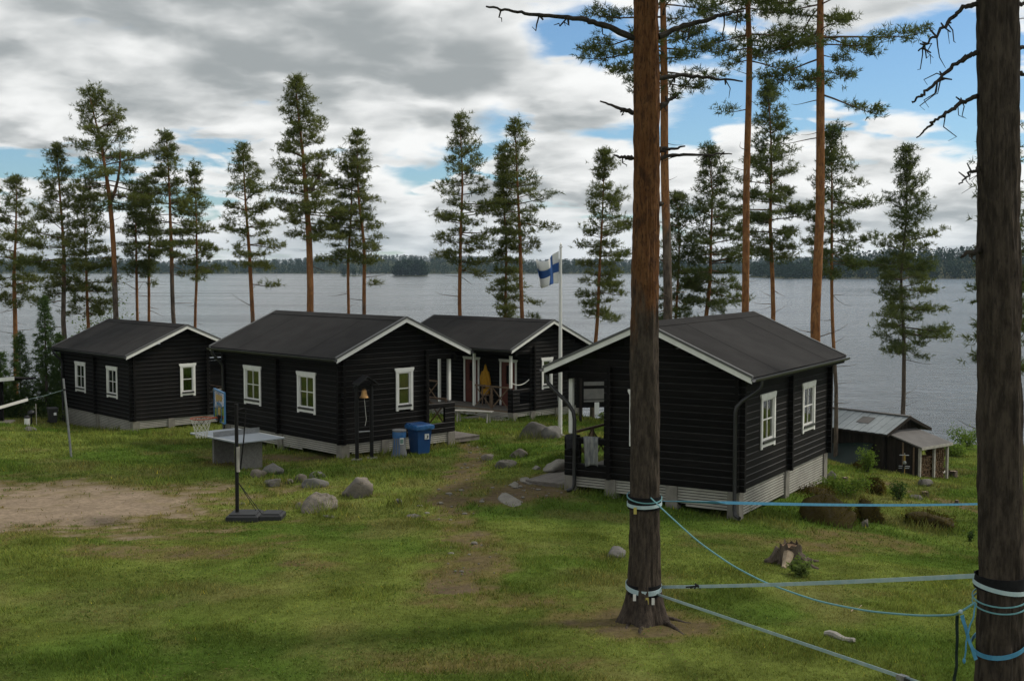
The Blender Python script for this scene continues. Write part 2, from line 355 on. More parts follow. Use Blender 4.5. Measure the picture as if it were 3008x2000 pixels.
M['rockmoss'] = rockmat('mossy_granite', (0.07, 0.062, 0.05), (0.05, 0.044, 0.036), (0.062, 0.046, 0.012), 0.36)
M['slab'] = rockmat('flat_bedrock', (0.24, 0.225, 0.19), (0.17, 0.16, 0.14), (0.055, 0.05, 0.02), 0.72)

def leafmat(name, c1, c2, trans=0.25, rough=0.75):
    m = bpy.data.materials.new(name); m.use_nodes = True; n = NT(m.node_tree); n.n.clear()
    at_ = n.node('ShaderNodeAttribute', attribute_name='var'); col = n.mix(at_.outputs['Fac'], c1, c2)
    df = n.node('ShaderNodeBsdfDiffuse'); n.set(df.inputs[0], col)
    tl = n.node('ShaderNodeBsdfTranslucent'); n.set(tl.inputs[0], n.mix(1.0, col, (1.0, 1.1, 0.6), 'MULTIPLY'))
    mxs = n.node('ShaderNodeMixShader'); mxs.inputs[0].default_value = trans
    n.l.new(df.outputs[0], mxs.inputs[1]); n.l.new(tl.outputs[0], mxs.inputs[2])
    out = n.node('ShaderNodeOutputMaterial'); n.l.new(mxs.outputs[0], out.inputs[0]); return m
M['needles'] = leafmat('pine_needles', (0.066, 0.088, 0.029), (0.205, 0.212, 0.082), 0.42)
M['needlesdark'] = leafmat('dark_pine_needles', (0.054, 0.077, 0.033), (0.170, 0.186, 0.080), 0.42)
M['spruce'] = leafmat('spruce_needles', (0.040, 0.075, 0.026), (0.11, 0.165, 0.05), 0.35)
M['leaves'] = leafmat('leaves', (0.080, 0.13, 0.028), (0.20, 0.27, 0.065), 0.45)
M['paleleaves'] = leafmat('pale_leaves', (0.10, 0.14, 0.04), (0.19, 0.24, 0.085), 0.4)
M['farforest'] = leafmat('far_forest_leaves', (0.012, 0.028, 0.022), (0.040, 0.068, 0.044), 0.1)
M['moss'] = leafmat('moss_tufts', (0.040, 0.032, 0.008), (0.125, 0.098, 0.022), 0.2)
M['needlelitter'] = leafmat('brown_litter', (0.06, 0.04, 0.02), (0.12, 0.085, 0.045), 0.1)

def barkmat(name, fine=1.0, dk=1.0):
    m = bpy.data.materials.new(name); m.use_nodes = True; n = NT(m.node_tree); b = n.n['Principled BSDF']
    tcn = n.node('ShaderNodeTexCoord'); vec = n.vmul(tcn.outputs['Object'], (1, 1, 0.28))
    at_ = n.node('ShaderNodeAttribute', attribute_name='orange'); og_ = at_.outputs['Fac']
    n1 = n.noise(vec, 9 * fine, 7, 0.7); n2 = n.noise(n.vadd(vec, (5, 2, 1)), 24 * fine, 6, 0.7); n3 = n.noise(n.vadd(vec, (1, 7, 3)), 3 * fine, 4, 0.6)
    grey = n.mix(n.smooth(n1, 0.35, 0.65), tuple(x * (dk + .15) for x in (0.046, 0.036, 0.029)), tuple(x * (dk + .15) for x in (0.120, 0.094, 0.073)))
    grey = n.mix(n.smooth(n2, 0.55, 0.7), grey, (0.022, 0.018, 0.016))
    orc = n.mix(n.smooth(n1, 0.35, 0.68), tuple(x * dk for x in (0.20, 0.085, 0.034)), tuple(x * dk for x in (0.31, 0.150, 0.062)))
    orc = n.mix(n.smooth(n2, 0.52, 0.66), orc, tuple(x * dk for x in (0.075, 0.038, 0.024)))
    pl = n.smooth(n.noise(n.vmul(n.vadd(tcn.outputs['Object'], (2, 4, 0)), (1, 1, 0.45)), 6.5 * fine, 5, 0.65, 0.6), 0.50, 0.62)
    orc = n.mix(n.math('MULTIPLY', pl, 0.75 if dk < 1 else 0.4), orc, tuple(x * dk for x in (0.085, 0.042, 0.024)))
    f = n.smooth(n.math('ADD', og_, n.math('MULTIPLY', n.math('SUBTRACT', n3, 0.5), 0.9)), 0.35, 0.65)
    n.set(b.inputs['Base Color'], n.mix(f, grey, orc)); b.inputs['Roughness'].default_value = 0.9; b.inputs['Specular IOR Level'].default_value = 0.15
    bn = n.node('ShaderNodeBump'); bn.inputs['Strength'].default_value = 0.8; bn.inputs['Distance'].default_value = 0.03
    n.set(bn.inputs['Height'], n1); n.l.new(bn.outputs[0], b.inputs['Normal']); return m
M['bark'] = barkmat('pine_bark', 1.0)
M['barkfine'] = barkmat('old_pine_bark', 1.5, 0.56)
M['barkdark'] = barkmat('dark_pine_bark', 1.5, 0.46)

def attrmat(name, rough=0.9, bump=0.0, bscale=40, attr='Col', trans=0.0):
    m = bpy.data.materials.new(name); m.use_nodes = True; n = NT(m.node_tree); n.n.clear()
    a = n.node('ShaderNodeAttribute', attribute_name=attr); geo = n.node('ShaderNodeNewGeometry')
    col = a.outputs['Color']
    df = n.node('ShaderNodeBsdfDiffuse'); out = n.node('ShaderNodeOutputMaterial')
    if bump:
        k = n.smooth(n.noise(geo.outputs['Position'], 9, 7, 0.7), 0.25, 0.75, 0.72, 1.28)
        cc = n.node('ShaderNodeCombineColor')
        for i in range(3): n.set(cc.inputs[i], k)
        col = n.mix(1.0, col, cc.outputs[0], 'MULTIPLY')
        bn = n.node('ShaderNodeBump'); bn.inputs['Strength'].default_value = bump; bn.inputs['Distance'].default_value = 0.05
        n.set(bn.inputs['Height'], n.noise(geo.outputs['Position'], bscale, 6, 0.7)); n.l.new(bn.outputs[0], df.inputs['Normal'])
    n.set(df.inputs[0], col)
    if trans:
        tl = n.node('ShaderNodeBsdfTranslucent'); n.set(tl.inputs[0], col); mxs = n.node('ShaderNodeMixShader'); mxs.inputs[0].default_value = trans
        n.l.new(df.outputs[0], mxs.inputs[1]); n.l.new(tl.outputs[0], mxs.inputs[2]); n.l.new(mxs.outputs[0], out.inputs[0])
    else: n.l.new(df.outputs[0], out.inputs[0])
    return m
M['ground'] = attrmat('lawn_and_soil', bump=0.7)
M['grass'] = attrmat('grass_blades', trans=0.3)
# ------------------------------------------------------------ cabin frames (four cabins of one kit)
RL, RW, RH, OE, OG, HB = 7.540, 5.326, 1.148, 0.409, 0.340, 2.70    # roof length, width, rise, overhangs, eave above lowest log
CAB = [((-15.409, 47.541), 3.744, R(42.45), 1), ((-5.268, 35.758), 4.557, R(43.38), 1), ((3.63, 53.221), 3.860, R(46.69), -1), ((5.363, 26.619), 4.838, R(-31.11), -1)]
def cabxy(i, u, v):
    (ox, oy), zb, a, sg = CAB[i]
    return (ox + math.cos(a) * sg * v - math.sin(a) * u, oy + math.sin(a) * sg * v + math.cos(a) * u)
# ------------------------------------------------------------ terrain heights through control points
CP = []
def cp(x, y, z): CP.append((x, y, z))
for i, l in enumerate([[(.34, .48, -.42), (.34, 2.05, -.42), (6.76, .41, -.98), (3.6, .41, -.72), (.34, 4.9, -.5), (7.2, 4.9, -.9)],
                       [(.34, .41, -.44), (3.7, .41, -.53), (.34, 1.94, -.50), (.34, 4.6, -.45), (7.2, .41, -.6), (7.2, 4.9, -.6)],
                       [(.34, 4.96, -.34), (.34, 3.7, -.38), (.34, 2.2, -.45), (.34, .65, -.58), (7.2, 4.9, -.6), (7.2, .4, -1.2)],
                       [(.34, .53, -.585), (.34, 2.06, -.53), (.34, 3.6, -.43), (.34, 4.74, -.33), (6.54, .41, -.80), (3.44, .41, -.65), (7.2, 4.9, -.45)]]):
    for (u, v, dz) in l:
        x, y = cabxy(i, u, v); cp(x, y, CAB[i][1] + dz)
for (px, py, d) in [(1885, 1815, 17.5), (750, 1525, 26.0), (210, 1342, 36), (60, 1252, 48), (0, 1250, 46), (10, 1232, 50), (100, 1236, 51), (160, 1240, 50), (2730, 1397, 50), (2540, 1440, 40), (2800, 1450, 40.5), (2850, 1600, 27), (2870, 1370, 54),
                    (2320, 1650, 22.6), (1440, 1243, 47.3), (1345, 1238, 47.8), (1645, 1281, 40), (1500, 1290, 40.5), (300, 1600, 22.5), (0, 1500, 26), (1300, 1620, 22), (2650, 1330, 58), (2450, 1385, 44)]:
    p = at(px, py, d); cp(*p)
for x in (-14, -7, 0, 7, 12): cp(x, 12, 5.02)
for x in (-30, -10, 10, 30): cp(x, -5, 5.2)
for x in (-30, 30): cp(x, 20, 4.7)
for x in (-70, -40, -26, -14, -4, 6, 14, 24, 40, 70): cp(x, 67 + (2 if x < -8 else 0), 0.0); cp(x, 76, -1.6); cp(x, 95, -3.0)
for x in (-40, -28, -60): cp(x, 50, 3.3); cp(x, 40, 4.0)
for x in (30, 45): cp(x, 50, 1.2); cp(x, 36, 3.2)
CP = np.array(CP)
def _U(r2): return np.where(r2 > 1e-9, 0.5 * r2 * np.log(np.maximum(r2, 1e-9)), 0)
_n = len(CP); _K = _U(((CP[:, None, :2] - CP[None, :, :2]) ** 2).sum(-1)) + np.eye(_n) * 0.35
_Pm = np.c_[np.ones(_n), CP[:, :2]]
_A = np.block([[_K, _Pm], [_Pm.T, np.zeros((3, 3))]]); _w = np.linalg.solve(_A, np.r_[CP[:, 2], 0, 0, 0])
def gz(x, y):
    x = np.atleast_1d(np.asarray(x, float)); y = np.atleast_1d(np.asarray(y, float)); sh = x.shape
    xf = np.clip(x.ravel(), -75, 75); yf = np.clip(y.ravel(), -12, 98); out = np.empty(len(xf))
    for s in range(0, len(xf), 20000):
        q = np.c_[xf[s:s + 20000], yf[s:s + 20000]]
        out[s:s + 20000] = _U(((q[:, None, :] - CP[None, :, :2]) ** 2).sum(-1)) @ _w[:_n] + _w[_n] + q @ _w[_n + 1:]
    bumps = (fbm(xf * 0.45 + 40, yf * 0.45 + 40, 3) - 0.5) * 0.16 + (fbm(xf * 1.7 + 9, yf * 1.7, 3) - 0.5) * 0.07
    return (out + bumps * np.clip((out + 0.3) / 1.0, 0, 1)).reshape(sh)
def g1(x, y): return float(gz(x, y)[0])
def gnd(px, py):
    """point where the sight line through a photo pixel meets the ground"""
    r = ray(px, py); Y = np.arange(9, 75, 0.05); t = Y / r[1]; X = r[0] * t; Z = CZ + r[2] * t
    h = gz(X, Y); k = np.argmax(Z < h)
    if not (Z < h).any(): print('gnd miss', px, py); k = np.argmin(Z - h)
    return Vector((X[k], Y[k], h[k]))
def seat(x, y, dz=0): return Vector((x, y, g1(x, y) + dz))

# bare earth, path, dry and worn patches in ground coordinates
def polydist(x, y, pts):
    d = np.full(x.shape, 1e9)
    for (a, b) in zip(pts[:-1], pts[1:]):
        ax, ay = a; bx, by = b; vx, vy = bx - ax, by - ay; L2 = vx * vx + vy * vy + 1e-9
        t = np.clip(((x - ax) * vx + (y - ay) * vy) / L2, 0, 1); d = np.minimum(d, np.hypot(x - ax - t * vx, y - ay - t * vy))
    return d
def gp(px, py): p = gnd(px, py); return (p.x, p.y)
PATH = [gp(*p) for p in [(1330, 1290), (1380, 1310), (1400, 1345), (1345, 1400), (1320, 1470), (1330, 1530), (1385, 1620), (1390, 1660), (1330, 1720)]]
PATH2 = [gp(*p) for p in [(1600, 1415), (1540, 1440), (1480, 1465)]]
PATH3 = [gp(*p) for p in [(2600, 1415), (2700, 1455), (2830, 1490), (2990, 1530)]]
COURT = gp(90, 1480); 
BLOB = [(gp(1340, 1730), 1.0, 0.55, 0.9), (gp(1440, 1670), 0.6, 0.5, 0.6), (gp(820, 1345), 2.4, 0.8, 0.75), (gp(700, 1360), 1.6, 0.6, 0.6), (gp(620, 1560), 1.6, .5, .55), (gp(900, 1655), .8, .4, .5),
        (gp(1900, 1840), 1.5, 1.0, 0.75), (gp(1480, 1760), 1.5, .7, .4), (gp(2350, 1600), 1.6, 0.9, .55), (gp(2560, 1590), 2.2, .9, .45), (gp(1560, 1440), 1.3, 1.3, .8), (gp(2380, 1440), 1.6, 1.0, .7), (gp(1350, 1950), 2.2, .6, .35), (gp(480, 1620), 2.5, .8, .5)]
def dirtmask(x, y):
    n = fbm(x * 0.9 + 3, y * 0.9 + 8, 4) - 0.5; n2 = fbm(x * 3.1, y * 3.1 + 50, 3) - 0.5
    m = np.zeros(np.shape(x))
    e = np.hypot((x - COURT[0]) / 6.9, (y - COURT[1]) / 4.9)
    m = np.maximum(m, 1 - sstep(e + n * 1.1 + n2 * 0.75, 0.36, 1.18))
    d = polydist(x, y, PATH) + n * 0.9 + n2 * 0.6; m = np.maximum(m, (1 - sstep(d + n2 * .5, 0.0, 0.85)) * 0.76)
    d = polydist(x, y, PATH2) + n * 0.9 + n2 * 0.5; m = np.maximum(m, (1 - sstep(d, 0.3, 1.1)) * 0.85)
    d = polydist(x, y, PATH3) + n * 0.9 + n2 * 0.6; m = np.maximum(m, (1 - sstep(d, 0.1, 0.7)) * 0.7)
    for ((bx, by), rx, ry, s) in BLOB:
        e = np.hypot((x - bx) / rx, (y - by) / ry) + n * 1.1 + n2 * 0.7; m = np.maximum(m, (1 - sstep(e, 0.45, 1.1)) * s)
    n3 = fbm(x * 11.0 + 5, y * 11.0 + 9, 2) - 0.5
    return np.clip(m + n3 * 0.9 * np.clip(m * (1 - m) * 4, 0, 1), 0, 1)
def groundcol(x, y, dm):
    """base colour of turf and soil"""
    n1 = sstep(fbm(x * 0.33 + 20, y * 0.33 + 70, 4), 0.34, 0.66)[..., None]; n2 = sstep(fbm(x * 1.3 + 7, y * 1.3 + 3, 4), 0.3, 0.7)[..., None]
    n3 = sstep(fbm(x * 0.8 + 90, y * 0.8 + 31, 4), 0.52, 0.74)[..., None]; n4 = fbm(x * 4.0, y * 4.0, 3)[..., None]
    g = np.array([0.064, 0.108, 0.017]) * (1 - n1) + np.array([0.108, 0.140, 0.028]) * n1
    n5 = fbm(x * 8.0 + 13, y * 8.0 + 77, 3)[..., None]
    g = g * (0.82 + 0.36 * n2) * (0.72 + 0.56 * n5)
    g = g * (1 - 0.42 * n3) + np.array([0.165, 0.145, 0.054]) * 0.42 * n3
    soil = np.array([0.275, 0.215, 0.155]) * (0.72 + 0.5 * n4)
    dk = np.array([0.125, 0.094, 0.066]) * (0.7 + 0.6 * n4)
    inc = (1 - sstep(np.hypot((x - COURT[0]) / 7.5, (y - COURT[1]) / 5.5), 0.85, 1.15))[..., None]
    so = soil * inc + dk * (1 - inc)
    d = np.clip(dm, 0, 1)[..., None]
    dry = np.array([0.145, 0.120, 0.048]) * (0.8 + 0.4 * n4)
    k = np.clip(d * 2, 0, 1); k2 = np.clip(d * 2 - 1, 0, 1)
    out = g * np.array([1.18, 1.13, 1.3]) * (1 - k) + dry * k; return out * (1 - k2) + so * k2
def axis(segs):
    a = []
    for (s, e, st) in segs: a += list(np.arange(s, e, st))
    return np.array(a + [segs[-1][1]])
xs = axis([(-600, -80, 40), (-80, -26, 3), (-26, 26, 0.22), (26, 80, 3), (80, 601, 40)])
ys = axis([(-80, 8, 4), (8, 60, 0.22), (60, 80, 0.6), (80, 112, 4)])
GX, GY = np.meshgrid(xs, ys); GZ = gz(GX, GY); DM = dirtmask(GX, GY)
GZ = GZ - DM * 0.03
nx, ny = len(xs), len(ys)
idx = np.arange(nx * ny).reshape(ny, nx)
Fq = np.stack([idx[:-1, :-1], idx[:-1, 1:], idx[1:, 1:], idx[1:, :-1]], -1).reshape(-1, 4)
shore = sstep(GZ, 0.35, -0.1)[..., None]
GC = groundcol(GX, GY, DM) * (1 - shore) + np.array([0.09, 0.08, 0.06]) * shore
ground = obj('ground', npmesh('ground', np.c_[GX.ravel(), GY.ravel(), GZ.ravel()], Fq, M['ground'], True, {'Col': GC.reshape(-1, 3)}))
tag(ground, kind='structure')

# ------------------------------------------------------------ lake
def watermat():
    m = bpy.data.materials.new('lake_water'); m.use_nodes = True; n = NT(m.node_tree); b = n.n['Principled BSDF']
    geo = n.node('ShaderNodeNewGeometry'); pos = geo.outputs['Position']
    b.inputs['Base Color'].default_value = (0.036, 0.043, 0.046, 1); b.inputs['Roughness'].default_value = 0.14; b.inputs['IOR'].default_value = 1.333
    h1 = n.noise(n.vmul(pos, (0.55, 1.0, 1)), 1.1, 6, 0.62, 0.3); h2 = n.noise(n.vmul(pos, (0.5, 1.0, 1)), 0.28, 4, 0.55, 0.4); h3 = n.noise(n.vmul(pos, (0.10, 0.30, 1)), 0.10, 3, 0.5)
    h = n.math('ADD', n.math('MULTIPLY', h1, 0.42), n.math('MULTIPLY', h2, 0.8))
    h = n.math('MULTIPLY', h, n.smooth(h3, 0.3, 0.7, 0.55, 1.3)); n.set(b.inputs['Roughness'], n.smooth(h3, 0.3, 0.7, 0.08, 0.2))
    bn = n.node('ShaderNodeBump'); bn.inputs['Strength'].default_value = 1.0; bn.inputs['Distance'].default_value = 1.0
    n.set(bn.inputs['Height'], h); n.l.new(bn.outputs[0], b.inputs['Normal']); return m
lake = obj('lake', npmesh('lake', [(-2300, 50, 0), (2300, 50, 0), (2300, 2400, 0), (-2300, 2400, 0)], np.array([[0, 1, 2, 3]]), watermat()))
tag(lake, kind='structure')

# ------------------------------------------------------------ far shores and their woods
def shoreline(name, prof, D, depth, label):
    """prof: (photo x, terrain height) along the water line at distance D"""
    X = np.array([at(p[0], 800, D).x for p in prof]); Hh = np.array([p[1] for p in prof])
    xg = np.arange(X[0], X[-1], 12.0); yg = np.linspace(0, 1, 12)
    A, B = np.meshgrid(xg, yg); hh = np.interp(A, X, Hh)
    off = (fbm(A / 140 + 3, A * 0 + D, 3) - 0.5) * 130
    Zg = hh * sstep(B, 0.0, 0.75) * (0.8 + 0.4 * fbm(A / 60, B * 4, 3)) - 0.6 * (B < 0.01); Yg = D + off + B * depth
    i2 = np.arange(A.size).reshape(A.shape); F2 = np.stack([i2[:-1, :-1], i2[:-1, 1:], i2[1:, 1:], i2[1:, :-1]], -1).reshape(-1, 4)
    o = obj(name, npmesh(name, np.c_[A.ravel(), Yg.ravel(), Zg.ravel()], F2, M['farsoil'], True)); tag(o, kind='structure')
    return (X[0], X[-1], D, depth, X, Hh)
M['farsoil'] = pmat('far_shore_ground', (0.05, 0.06, 0.025), (0.08, 0.08, 0.035), 0.02, 0.9, 0.1, coord='World')
def foresttrees(pts, heights, rs, cards=46):
    """each tree a ragged cone or dome of leaf cards, all in one mesh"""
    n = len(pts); pts = np.asarray(pts); H = np.asarray(heights)[:, None]; con = (rs.random(n) < 0.55)[:, None]
    t = rs.random((n, cards)) ** 0.8
    cone = (1 - t) * 0.20 + 0.015; dome = 0.23 * np.sqrt(np.clip(1 - (2 * t * 0.95 - 0.85) ** 2, 0.04, 1))
    rad = np.where(con, cone, dome) * H * (0.6 + 0.5 * rs.random((n, cards)))
    a = rs.random((n, cards)) * 2 * math.pi
    c = np.stack([pts[:, 0:1] + rad * np.cos(a), pts[:, 1:2] + rad * np.sin(a), pts[:, 2:3] + np.where(con, 0.04 + t * 0.96, 0.12 + 0.86 * t) * H], -1)
    sz = H * (0.055 + 0.05 * rs.random((n, cards))) * np.where(con, 1.15 - 0.75 * t, 1.0)
    d1 = rs.normal(size=(n, cards, 3)); d1[..., 2] *= 0.6; d1 /= np.linalg.norm(d1, axis=-1, keepdims=True)
    d2 = np.cross(d1, rs.normal(size=(n, cards, 3))); d2 /= np.linalg.norm(d2, axis=-1, keepdims=True)
    s = sz[..., None]; V = np.stack([c - d1 * s, c + d1 * s * 0.6 + d2 * s * 0.8, c + d1 * s * 0.5 - d2 * s * 0.9], 2).reshape(-1, 3)
    base = rs.random((n, 1)) * 0.65; var = np.repeat(np.clip(base + rs.random((n, cards)) * 0.35 * (0.4 + t), 0, 1).ravel(), 3)
    return V, np.arange(len(V)).reshape(-1, 3), var
def wood(name, sh, count, hmin, hmax, label, seed):
    rs = np.random.default_rng(seed); x0, x1, D, depth, X, Hh = sh
    x = rs.uniform(x0, x1, count); b = rs.random(count) ** 1.3
    off = (fbm(x / 140 + 3, x * 0 + D, 3) - 0.5) * 130
    z = np.interp(x, X, Hh) * sstep(b, 0, 0.75) * 0.95
    hgt = rs.uniform(hmin, hmax, count) * (0.92 + 0.16 * fbm(x / 35, b * 6, 3))
    V, F, var = foresttrees(np.c_[x, D + off + b * depth + 3, z - 0.5], hgt, rs, 34)
    o = obj(name, npmesh(name, V, F, M['farforest'], False, {'var': var})); tag(o, label, 'forest', kind='stuff')
s1 = shoreline('far_shore', [(-500, 14), (0, 13), (120, 16), (260, 10), (330, 7), (420, 10), (640, 10), (800, 14), (900, 19), (1000, 19), (1270, 17), (1400, 17), (1560, 11), (1750, 12), (2000, 11), (2280, 15), (2390, 15), (2700, 14), (3500, 14)], 1690, 280, '')
wood('far_forest', s1, 8500, 9.5, 12.5, 'dark evergreen forest along the far shore of the lake', 21)
s2 = shoreline('wooded_headland', [(2300, 0.2), (2420, 1.0), (2500, 5), (2560, 9), (2640, 11), (2760, 14), (2880, 15.5), (3100, 17), (3700, 18)], 990, 190, '')
wood('headland_forest', s2, 1900, 10, 15, 'taller dark forest on the nearer headland at the right edge', 22)
def island(name, px0, px1, D, hmax, count, seed, label):
    rs = np.random.default_rng(seed); a = at(px0, 800, D).x; b = at(px1, 800, D).x; cx, hw = (a + b) / 2, (b - a) / 2
    mb = MB(); mb.lathe([(1.0, -0.3), (0.97, 0.25), (0.7, 0.7), (0.02, 1.0)], 32)
    V = np.array(mb.V); V[:, 0] = cx + V[:, 0] * hw; V[:, 1] = D + 14 + V[:, 1] * 14
    o = obj(name, npmesh(name, V, mb.F, M['farsoil'], True)); tag(o, kind='structure')
    ang = rs.random(count) * 6.283; r = np.sqrt(rs.random(count)); x = cx + np.cos(ang) * r * hw * 0.94; y = D + 14 + np.sin(ang) * r * 12
    h = hmax * (0.62 + 0.38 * rs.random(count)) * np.clip(1.15 - np.abs((x - cx) / hw) ** 3 * 0.6, 0.3, 1)
    V, F, var = foresttrees(np.c_[x, y, np.full(count, 0.4)], h, rs, 60)
    o = obj(name.replace('island', 'island_trees'), npmesh(name, V, F, M['farforest'], False, {'var': var})); tag(o, label, 'trees', kind='stuff')
island('lake_island', 1146, 1258, 1240, 17.5, 90, 31, 'dense trees covering the larger round island in the lake')
island('lake_islet', 992, 1062, 1260, 9, 26, 32, 'low thin trees on the small islet left of the round island')
# ------------------------------------------------------------ log cabins
CH, NC, LT = 0.162, 17, 0.10
BZ = 0.55                                            # root stands this far below the lowest log
_logs = {}
def log_mesh(length, full=True):
    k = round(length, 2)
    if k not in _logs:
        T, c, h, l = LT / 2, 0.018, CH, k / 2
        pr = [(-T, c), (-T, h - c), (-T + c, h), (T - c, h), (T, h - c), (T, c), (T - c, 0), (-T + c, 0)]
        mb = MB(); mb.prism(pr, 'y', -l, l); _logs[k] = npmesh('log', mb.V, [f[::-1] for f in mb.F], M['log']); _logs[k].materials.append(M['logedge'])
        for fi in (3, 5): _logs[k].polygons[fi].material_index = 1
    return _logs[k]
def put_log(root, sg, along, a0, a1, fix, z):
    """one log; along 'u' runs down the ridge direction, 'v' across the gable"""
    if a1 - a0 < 0.06: return
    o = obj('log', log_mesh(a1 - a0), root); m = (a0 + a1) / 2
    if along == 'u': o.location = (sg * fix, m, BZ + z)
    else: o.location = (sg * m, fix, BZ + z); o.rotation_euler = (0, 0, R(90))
def log_wall(root, sg, along, fix, a0, a1, openings=(), k0=0, k1=NC, dz=0.0, ends=None):
    for k in range(k0, k1):
        z = k * CH + dz; spans = [(a0, a1)]
        for (b0, b1, z0, z1) in openings:
            if z + CH - 0.02 > z0 and z + 0.02 < z1:
                ns = []
                for (s, e) in spans:
                    if b1 <= s or b0 >= e: ns.append((s, e))
                    else:
                        if b0 > s: ns.append((s, b0))
                        if b1 < e: ns.append((b1, e))
                spans = ns
        for (s, e) in spans: put_log(root, sg, along, s, e, fix, z)
class Face:
    """maps (a along wall, n outwards, z) into cabin space"""
    def __init__(s, sg, along, fix, out): s.sg, s.along, s.fix, s.out = sg, along, fix, out
    def p(s, a, n, z):
        f = s.fix + s.out * n
        return (s.sg * f, a, BZ + z) if s.along == 'u' else (s.sg * a, f, BZ + z)
    def box(s, mb, a, n, z, ch=0.0):
        p, q = s.p(a[0], n[0], z[0]), s.p(a[1], n[1], z[1]); return mb.box((p[0], q[0]), (p[1], q[1]), (p[2], q[2]), ch)
    def poly(s, mb, pts, n0, n1):
        k = len(pts); V = [s.p(a, n0, z) for (a, z) in pts] + [s.p(a, n1, z) for (a, z) in pts]
        return mb.add(V, [tuple(range(k)), tuple(range(k, 2 * k))[::-1]] + [(i, (i + 1) % k, k + (i + 1) % k, k + i) for i in range(k)])
def window(root, fc, a0, a1, z0, z1, nx, ny, curtain=True, cw=0.095):
    mb = MB(); hh = 0.135
    fc.box(mb, (a0 + 0.03, a0 + 0.03 + cw), (0.052, 0.085), (z0, z1 - hh), 0.006); fc.box(mb, (a1 - 0.03 - cw, a1 - 0.03), (0.052, 0.085), (z0, z1 - hh), 0.006)
    fc.poly(mb, [(a0 + 0.028, z1 - hh), (a1 - 0.028, z1 - hh), (a1 + 0.015, z1 - 0.05), (a1 + 0.015, z1), (a0 - 0.015, z1), (a0 - 0.015, z1 - 0.05)], 0.052, 0.09)
    fc.box(mb, (a0 + 0.03 + cw, a1 - 0.03 - cw), (0.053, 0.082), (z0 + 0.04, z0 + 0.13), 0.005)
    w = mb.build('window', M['white'], root)
    i0, i1, j0, j1 = a0 + 0.03 + cw, a1 - 0.03 - cw, z0 + 0.19, z1 - hh
    mb = MB(); s = 0.045
    fc.box(mb, (i0, i0 + s), (0.0, 0.055), (j0, j1)); fc.box(mb, (i1 - s, i1), (0.0, 0.055), (j0, j1))
    fc.box(mb, (i0 + s, i1 - s), (0.0, 0.054), (j0, j0 + s)); fc.box(mb, (i0 + s, i1 - s), (0.0, 0.054), (j1 - s, j1))
    g0, g1_, h0, h1 = i0 + s, i1 - s, j0 + s, j1 - s
    for k in range(1, nx): m = g0 + (g1_ - g0) * k / nx; fc.box(mb, (m - 0.013, m + 0.013), (0.012, 0.046), (h0, h1))
    for k in range(1, ny):
        m = h0 + (h1 - h0) * k / ny
        for q in range(nx):
            p0, p1 = g0 + (g1_ - g0) * q / nx, g0 + (g1_ - g0) * (q + 1) / nx
            fc.box(mb, (p0 + (0.013 if q else 0), p1 - (0.013 if q < nx - 1 else 0)), (0.012, 0.0455), (m - 0.013, m + 0.013))
    mb.build('sash', M['white'], w)
    for q in range(nx):
        for k in range(ny):
            p0, p1 = g0 + (g1_ - g0) * q / nx, g0 + (g1_ - g0) * (q + 1) / nx; r0, r1 = h0 + (h1 - h0) * k / ny, h0 + (h1 - h0) * (k + 1) / ny
            mb = MB(); fc.box(mb, (p0 + 0.004, p1 - 0.004), (0.022, 0.028), (r0 + 0.004, r1 - 0.004)); mb.build('pane', M['glass'], w)
    mb = MB(); fc.poly(mb, [(i0 - 0.02, z0 + 0.132), (i1 + 0.02, z0 + 0.132), (i1 + 0.02, z0 + 0.188), (i0 - 0.02, z0 + 0.188)], 0.056, 0.12); mb.build('sill', M['dkmetal'], w)
    if curtain:
        for (c0, c1) in ((g0 - 0.06, g0 + (g1_ - g0) * 0.36), (g1_ - (g1_ - g0) * 0.30, g1_ + 0.06)):
            mb = MB(); n = 14; V = []
            for k in range(n + 1):
                a = c0 + (c1 - c0) * k / n; d = -0.14 + 0.025 * math.sin(k * 1.9)
                V += [fc.p(a, d, h0 - 0.05), fc.p(a, d, h1 + 0.04), fc.p(a, d - 0.006, h0 - 0.05), fc.p(a, d - 0.006, h1 + 0.04)]
            F = []
            for k in range(n): b = 4 * k; F += [(b, b + 4, b + 5, b + 1), (b + 2, b + 3, b + 7, b + 6), (b + 1, b + 5, b + 7, b + 3), (b, b + 2, b + 6, b + 4)]
            mb.add(V, F); mb.build('curtain', M['curtain'], w)
    return w
